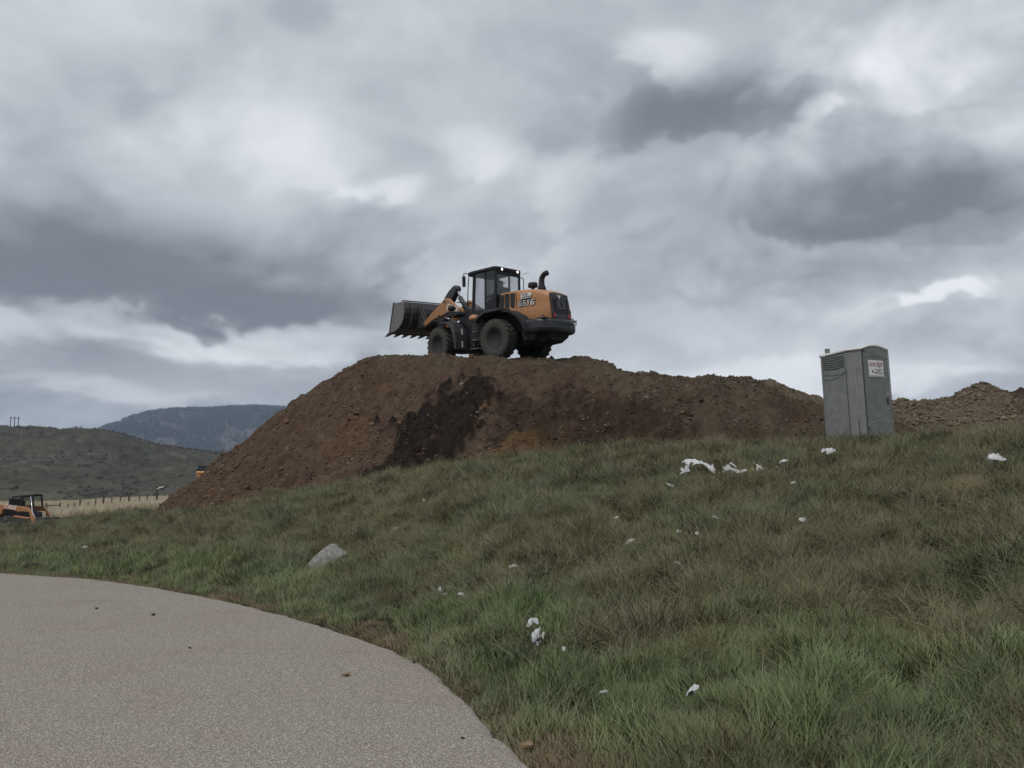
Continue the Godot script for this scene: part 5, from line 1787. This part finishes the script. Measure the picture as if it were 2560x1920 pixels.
func build_fence():
	var posts := [[-52.89, 0.23], [-51.63, 0.34], [-50.71, 0.17], [-50.02, 0.26], [-49.32, 0.63], [-48.39, 0.34], [-47.59, 0.63], [-46.68, 1.05], [-45.67, 0.94], [-44.75, 0.97], [-43.78, 1.43], [-42.54, 1.17], [-41.64, 1.22], [-40.6, 1.83], [-39.21, 1.31]]
	var root := thing("wire_fence", "weathered wooden post and wire fence along the dry grass field", "fence", Transform3D(Basis(), Vector3(-46, -0.5, -95)))
	var o := -root.position
	var rng := RandomNumberGenerator.new()
	rng.seed = 6
	var tops := []
	var mb: MB
	for k in posts.size():
		var p: Array = posts[k]
		var y0 := ground_macro(p[0], -95.0) - 0.2
		var lean := Vector3(rng.randf_range(-0.06, 0.06), 0, 0)
		if k == 0: lean = Vector3(-0.3, 0, 0)
		var r := 0.11 if k in [4, 7, 10, 13, 0] else 0.075
		mb = MB.new().smooth(true)
		var top := Vector3(p[0], p[1], -95.0) + lean
		mb.tube([Vector3(p[0], y0, -95.0) + o, Vector3(p[0], lerpf(y0, p[1], 0.5), -95.0) + lean * 0.5 + o, top + o], [r, r * 0.95, r * 0.85], 7)
		part(mb, "post", M.wood, root)
		tops.append([top, Vector3(p[0], y0 + 0.2, -95.0)])
	for w in [0.15, 0.45, 0.75]:
		mb = MB.new()
		var pts := []
		for t in tops:
			pts.append((t[0] as Vector3).lerp(t[1], w) + o + Vector3(0, 0, 0.07))
		mb.tube(pts, 0.007, 4)
		part(mb, "wire", M.wire, root)
	mb = MB.new()
	mb.tube([Vector3(-55.2, -0.45, -95.1) + o, Vector3(-52.9, -0.05, -95.1) + o, Vector3(-51.6, 0.0, -95.1) + o], 0.05, 5)
	part(mb, "rail", M.wood, root)
	mb = MB.new().smooth(true)
	mb.tube([Vector3(-40.62, 1.80, -95.0) + o, Vector3(-40.3, 1.98, -95.0) + o, Vector3(-39.85, 2.06, -95.0) + o], 0.07, 6)
	part(mb, "white_pipe", M.white, root)

func build_poles(foot: Callable):
	var p: Vector3 = foot.call(-31.2, 0.985)
	var root := thing("power_pylon", "three pole wooden power line structure on the hill ridge", "power pylon", Transform3D(Basis(Vector3.UP, 0.3), p))
	var mb: MB
	for x in [-2.6, 0.0, 2.6]:
		mb = MB.new()
		mb.tube([Vector3(x, -2.0, 0), Vector3(x, 10.5, 0)], [0.35, 0.26], 6)
		part(mb, "pole", M.wood, root)
	mb = MB.new()
	mb.box(Vector3(0, 9.2, 0), Vector3(7.4, 0.35, 0.35))
	part(mb, "cross_arm", M.wood, root)
	p = foot.call(-30.82, 0.60)
	var t := thing("utility_pole", "single grey utility pole standing on the grassy hillside", "utility pole", Transform3D(Basis(), p))
	mb = MB.new()
	mb.tube([Vector3(0, -1, 0), Vector3(0, 9.0, 0)], [0.25, 0.18], 6)
	part(mb, "pole", mat(lin(0.2, 0.19, 0.18), 0.9), t)
	mb = MB.new()
	mb.box(Vector3(0, 8.2, 0), Vector3(1.6, 0.14, 0.14))
	part(mb, "cross_arm", M.wood, t)

func snow_mesh(w: float, d: float, seed_n: int, lie: Callable) -> ArrayMesh:
	var n := FastNoiseLite.new()
	n.seed = seed_n; n.frequency = 1.0; n.fractal_octaves = 3
	var cell := clampf(maxf(w, d) / 34.0, 0.003, 0.014)
	var cols := int(w * 1.7 / cell) + 2
	var rows := int(d * 1.7 / cell) + 2
	var pos := PackedVector3Array()
	var col := PackedColorArray()
	var keep := PackedByteArray()
	var k := 1.0 / maxf(0.12, sqrt(w * d))
	for j in rows:
		for i in cols:
			var x := (i - cols / 2.0) * cell
			var z := (j - rows / 2.0) * cell
			var f := 0.62 - pow(x / (w * 0.5), 2) - pow(z / (d * 0.5), 2) + n.get_noise_2d(x * k * 1.9, z * k * 1.9) * 2.0 + n.get_noise_2d(x * 26.0, z * 26.0) * 0.8
			var h := sqrt(maxf(f, 0.0)) * minf(0.024, 0.2 * minf(w, d)) * (1.0 + 0.5 * n.get_noise_2d(x * 14.0 + 9.0, z * 14.0)) - (0.012 if f <= 0.0 else 0.0)
			pos.append(Vector3(x, h + lie.call(x, z), z))
			col.append(Color.WHITE)
			keep.append(1 if f > 0.0 else 0)
	return grid_mesh(cols, rows, pos, col, keep)

func build_snow():
	var spots := snow_spots
	for k in spots.size():
		var s: Array = spots[k]
		var big := maxf(s[2], s[3]) > 0.2
		var y := ground(s[0], s[1]) + ((0.17 if k < 12 else 0.12) if off_path(s[0], s[1]) > 1.5 else 0.07)
		var here := ground(s[0], s[1])
		var lie := func(x: float, z: float) -> float: return ground(s[0] + x, s[1] + z) - here
		var o := put(snow_mesh(s[2] * 1.1, s[3] * 1.0, 400 + k, lie), "snow_patch", M.snow, null, Transform3D(Basis(), Vector3(s[0], y, s[1])))
		if k == 0: tag(o, "largest patch of melting white snow lying on the grass bank", "snow")
		elif k == 11: tag(o, "lone lump of snow in green grass high on the bank right of the toilet", "snow")
		elif k == 23: tag(o, "narrow scrap of snow in the lush grass low down near the path", "snow")
		elif k == 5: tag(o, "snow patch with fringed edge at the toilet end of the bank cluster", "snow")
		elif k == 7: tag(o, "scrap of snow on the bank straight below the portable toilet", "snow")
		elif k == 21: tag(o, "upper of two snow lumps close together low on the bank", "snow")
		elif k == 22: tag(o, "lower of two snow lumps close together low on the bank", "snow")
		elif k == 29: tag(o, "fleck of snow in the grass behind the brown turf clod", "snow")
		elif k in [26, 27, 28]: tag(o, "crumb of snow in the grass between the boulder and the paired snow lumps", "snow", "snow crumbs beside the boulder")
		elif k in [31, 32]: tag(o, "fleck of snow in the grass between the boulder and the dirt mound", "snow", "snow flecks below the mound")
		elif big: tag(o, "elongated patch of melting snow among the cluster on the upper bank", "snow", "larger snow patches on the bank")
		else: tag(o, "small scrap of leftover white snow caught in the grass bank", "snow", "small snow scraps on the bank")

func build_stones():
	# the pale slab beside the path: a wedge leaning out of the grass
	var root := Transform3D(Basis(Vector3.UP, deg_to_rad(-8.0)).scaled(Vector3.ONE * 1.15), Vector3(-3.07, ground(-3.07, -14.15) + 0.07, -14.15))
	var corner := [[-0.27, 0.0], [-0.20, 0.10], [-0.06, 0.245], [0.0, 0.29], [0.055, 0.285], [0.14, 0.225], [0.245, 0.175], [0.265, 0.15], [0.18, 0.04], [0.1, -0.1], [-0.25, -0.1]]
	var pts := []
	for k in corner.size():
		for f in 3:
			var p: Array = corner[k]
			var q: Array = corner[(k + 1) % corner.size()]
			pts.append([lerpf(p[0], q[0], f / 3.0), lerpf(p[1], q[1], f / 3.0)])
	var mb := MB.new().smooth(false)
	var n := FastNoiseLite.new()
	n.seed = 12; n.frequency = 5.0; n.fractal_octaves = 3
	var rings := []
	for lv in [[0.165, 0.0], [0.168, 0.35], [0.165, 0.65], [0.155, 0.86], [0.12, 0.97], [0.06, 1.0], [-0.02, 0.98], [-0.1, 0.9], [-0.17, 0.75]]:
		var ring := []
		for p in pts:
			var q := Vector3(p[0] * lv[1], 0.10 + (p[1] - 0.10) * lv[1], lv[0] - (0.10 + (p[1] - 0.10) * lv[1]) * 0.6 + 0.1)
			ring.append(q + Vector3(n.get_noise_3dv(q), n.get_noise_3dv(q + Vector3.ONE), n.get_noise_3dv(q - Vector3.ONE)) * 0.014)
		rings.append(ring)
	mb.loft(rings)
	var o := put(mb.done(), "boulder", M.rock, null, root)
	tag(o, "pale grey angular boulder lying in the grass near the path", "rock")
	var brown := grain(mat(lin(0.09, 0.075, 0.05), 0.95), 121, 0.05, 4.0, 0.5, 1.0, 1.0)
	o = put(rock_mesh(77, 7, 10, 0.3), "earth_clod", brown, null, Transform3D(Basis(Vector3.UP, 0.3).scaled(Vector3(0.26, 0.11, 0.16)), Vector3(-10.0, 0.03, -17.6)))
	tag(o, "brown turf clod at the far grassy edge of the path", "clod")
	var tan_m := mat(lin(0.22, 0.15, 0.09), 0.9)
	var spots := [[-1.45, -7.46, 0.028, "small brown clod of dirt on the open path surface", ""], [0.10, -5.42, 0.035, "tan pebble lying on the path edge against the grass", ""], [-5.68, -11.56, 0.02, "tiny dark crumb of dirt on the path", "dirt crumbs on the path"], [-4.65, -10.97, 0.022, "tiny dark crumb of dirt on the path", "dirt crumbs on the path"], [-3.3, -8.7, 0.014, "tiny dark crumb of dirt on the path", "dirt crumbs on the path"], [-0.92, -8.0, 0.014, "tiny dark crumb of dirt on the path", "dirt crumbs on the path"], [-0.32, -5.6, 0.012, "tiny dark crumb of dirt on the path", "dirt crumbs on the path"]]
	for k in spots.size():
		var s: Array = spots[k]
		o = put(rock_mesh(80 + k, 5, 8, 0.4), "clod" if s[2] != 0.035 else "pebble", tan_m if k < 2 else brown, null, Transform3D(Basis(Vector3.UP, k * 1.3).scaled(Vector3(s[2] * 1.4, s[2] * 0.8, s[2])), Vector3(s[0], s[2] * 0.4 + 0.004, s[1])))
		tag(o, s[3], "pebble" if k == 1 else "clod", s[4])

func build_objects():
	build_materials()
	build_loader()
	build_toilet()
	build_skid_steer()
	build_excavator()
	build_fence()
	build_snow()
	build_stones()

# ------------------------------------------------------------------ the place

func _ready():
	var cam := Camera3D.new()
	cam.name = "camera"
	cam.fov = 50.0
	cam.near = 0.05
	cam.far = 9000.0
	add_child(cam)
	cam.position = Vector3(0, 1.6, 0)
	cam.rotation_degrees = Vector3(7.4, 0, 0)
	cam.current = true
	var env := Environment.new()
	env.background_mode = Environment.BG_SKY
	env.sky = build_sky()
	env.tonemap_mode = Environment.TONE_MAPPER_LINEAR
	env.tonemap_exposure = 1.25
	env.sdfgi_enabled = true
	env.ssao_enabled = true
	env.ssil_enabled = true
	env.fog_enabled = true
	env.fog_density = 0.00013
	env.fog_light_color = Color(0.72, 0.80, 0.92)
	var we := WorldEnvironment.new()
	we.name = "environment"
	we.environment = env
	add_child(we)
	var sun := DirectionalLight3D.new()
	sun.name = "sun"
	sun.light_energy = 0.5
	sun.light_color = Color(1.0, 0.97, 0.92)
	sun.light_angular_distance = 25.0
	sun.shadow_enabled = true
	add_child(sun)
	sun.look_at_from_position(Vector3(-3.0, 8.0, 4.0), Vector3.ZERO)
	print("sky ", Time.get_ticks_msec())

	build_land()
	build_path()
	print("land ", Time.get_ticks_msec())
	build_mound()
	print("mound ", Time.get_ticks_msec())
	build_pile("heap of tan gravel behind the portable toilet, partly brown soil", Vector3(13.6, 2.7, -27.5), [[-1.2, 1.95, 0.0, 1.6], [0.8, 2.05, 0.0, 1.5], [2.2, 2.40, 0.1, 1.3], [3.9, 2.3, 0.0, 1.5], [5.6, 2.2, 0.0, 1.5]], Vector2(8.5, 4.5), Color(0.15, 0.125, 0.09), Color(0.075, 0.058, 0.046), 301, 2.6)
	build_pile("gravel heap rising behind the right flank of the dirt mound", Vector3(8.6, 3.0, -31.0), [[-1.2, 3.0, 0.0, 1.0], [0.2, 2.9, 0.3, 1.5], [3.0, 1.9, 0.0, 1.5]], Vector2(6.0, 4.0), Color(0.105, 0.085, 0.065), Color(0.14, 0.115, 0.085), 331, 0.5)
	build_hills()
	print("hills ", Time.get_ticks_msec())
	build_objects()
	build_poles(near_hill)
	print("objects ", Time.get_ticks_msec())
	build_grass()
	print("grass ", Time.get_ticks_msec())
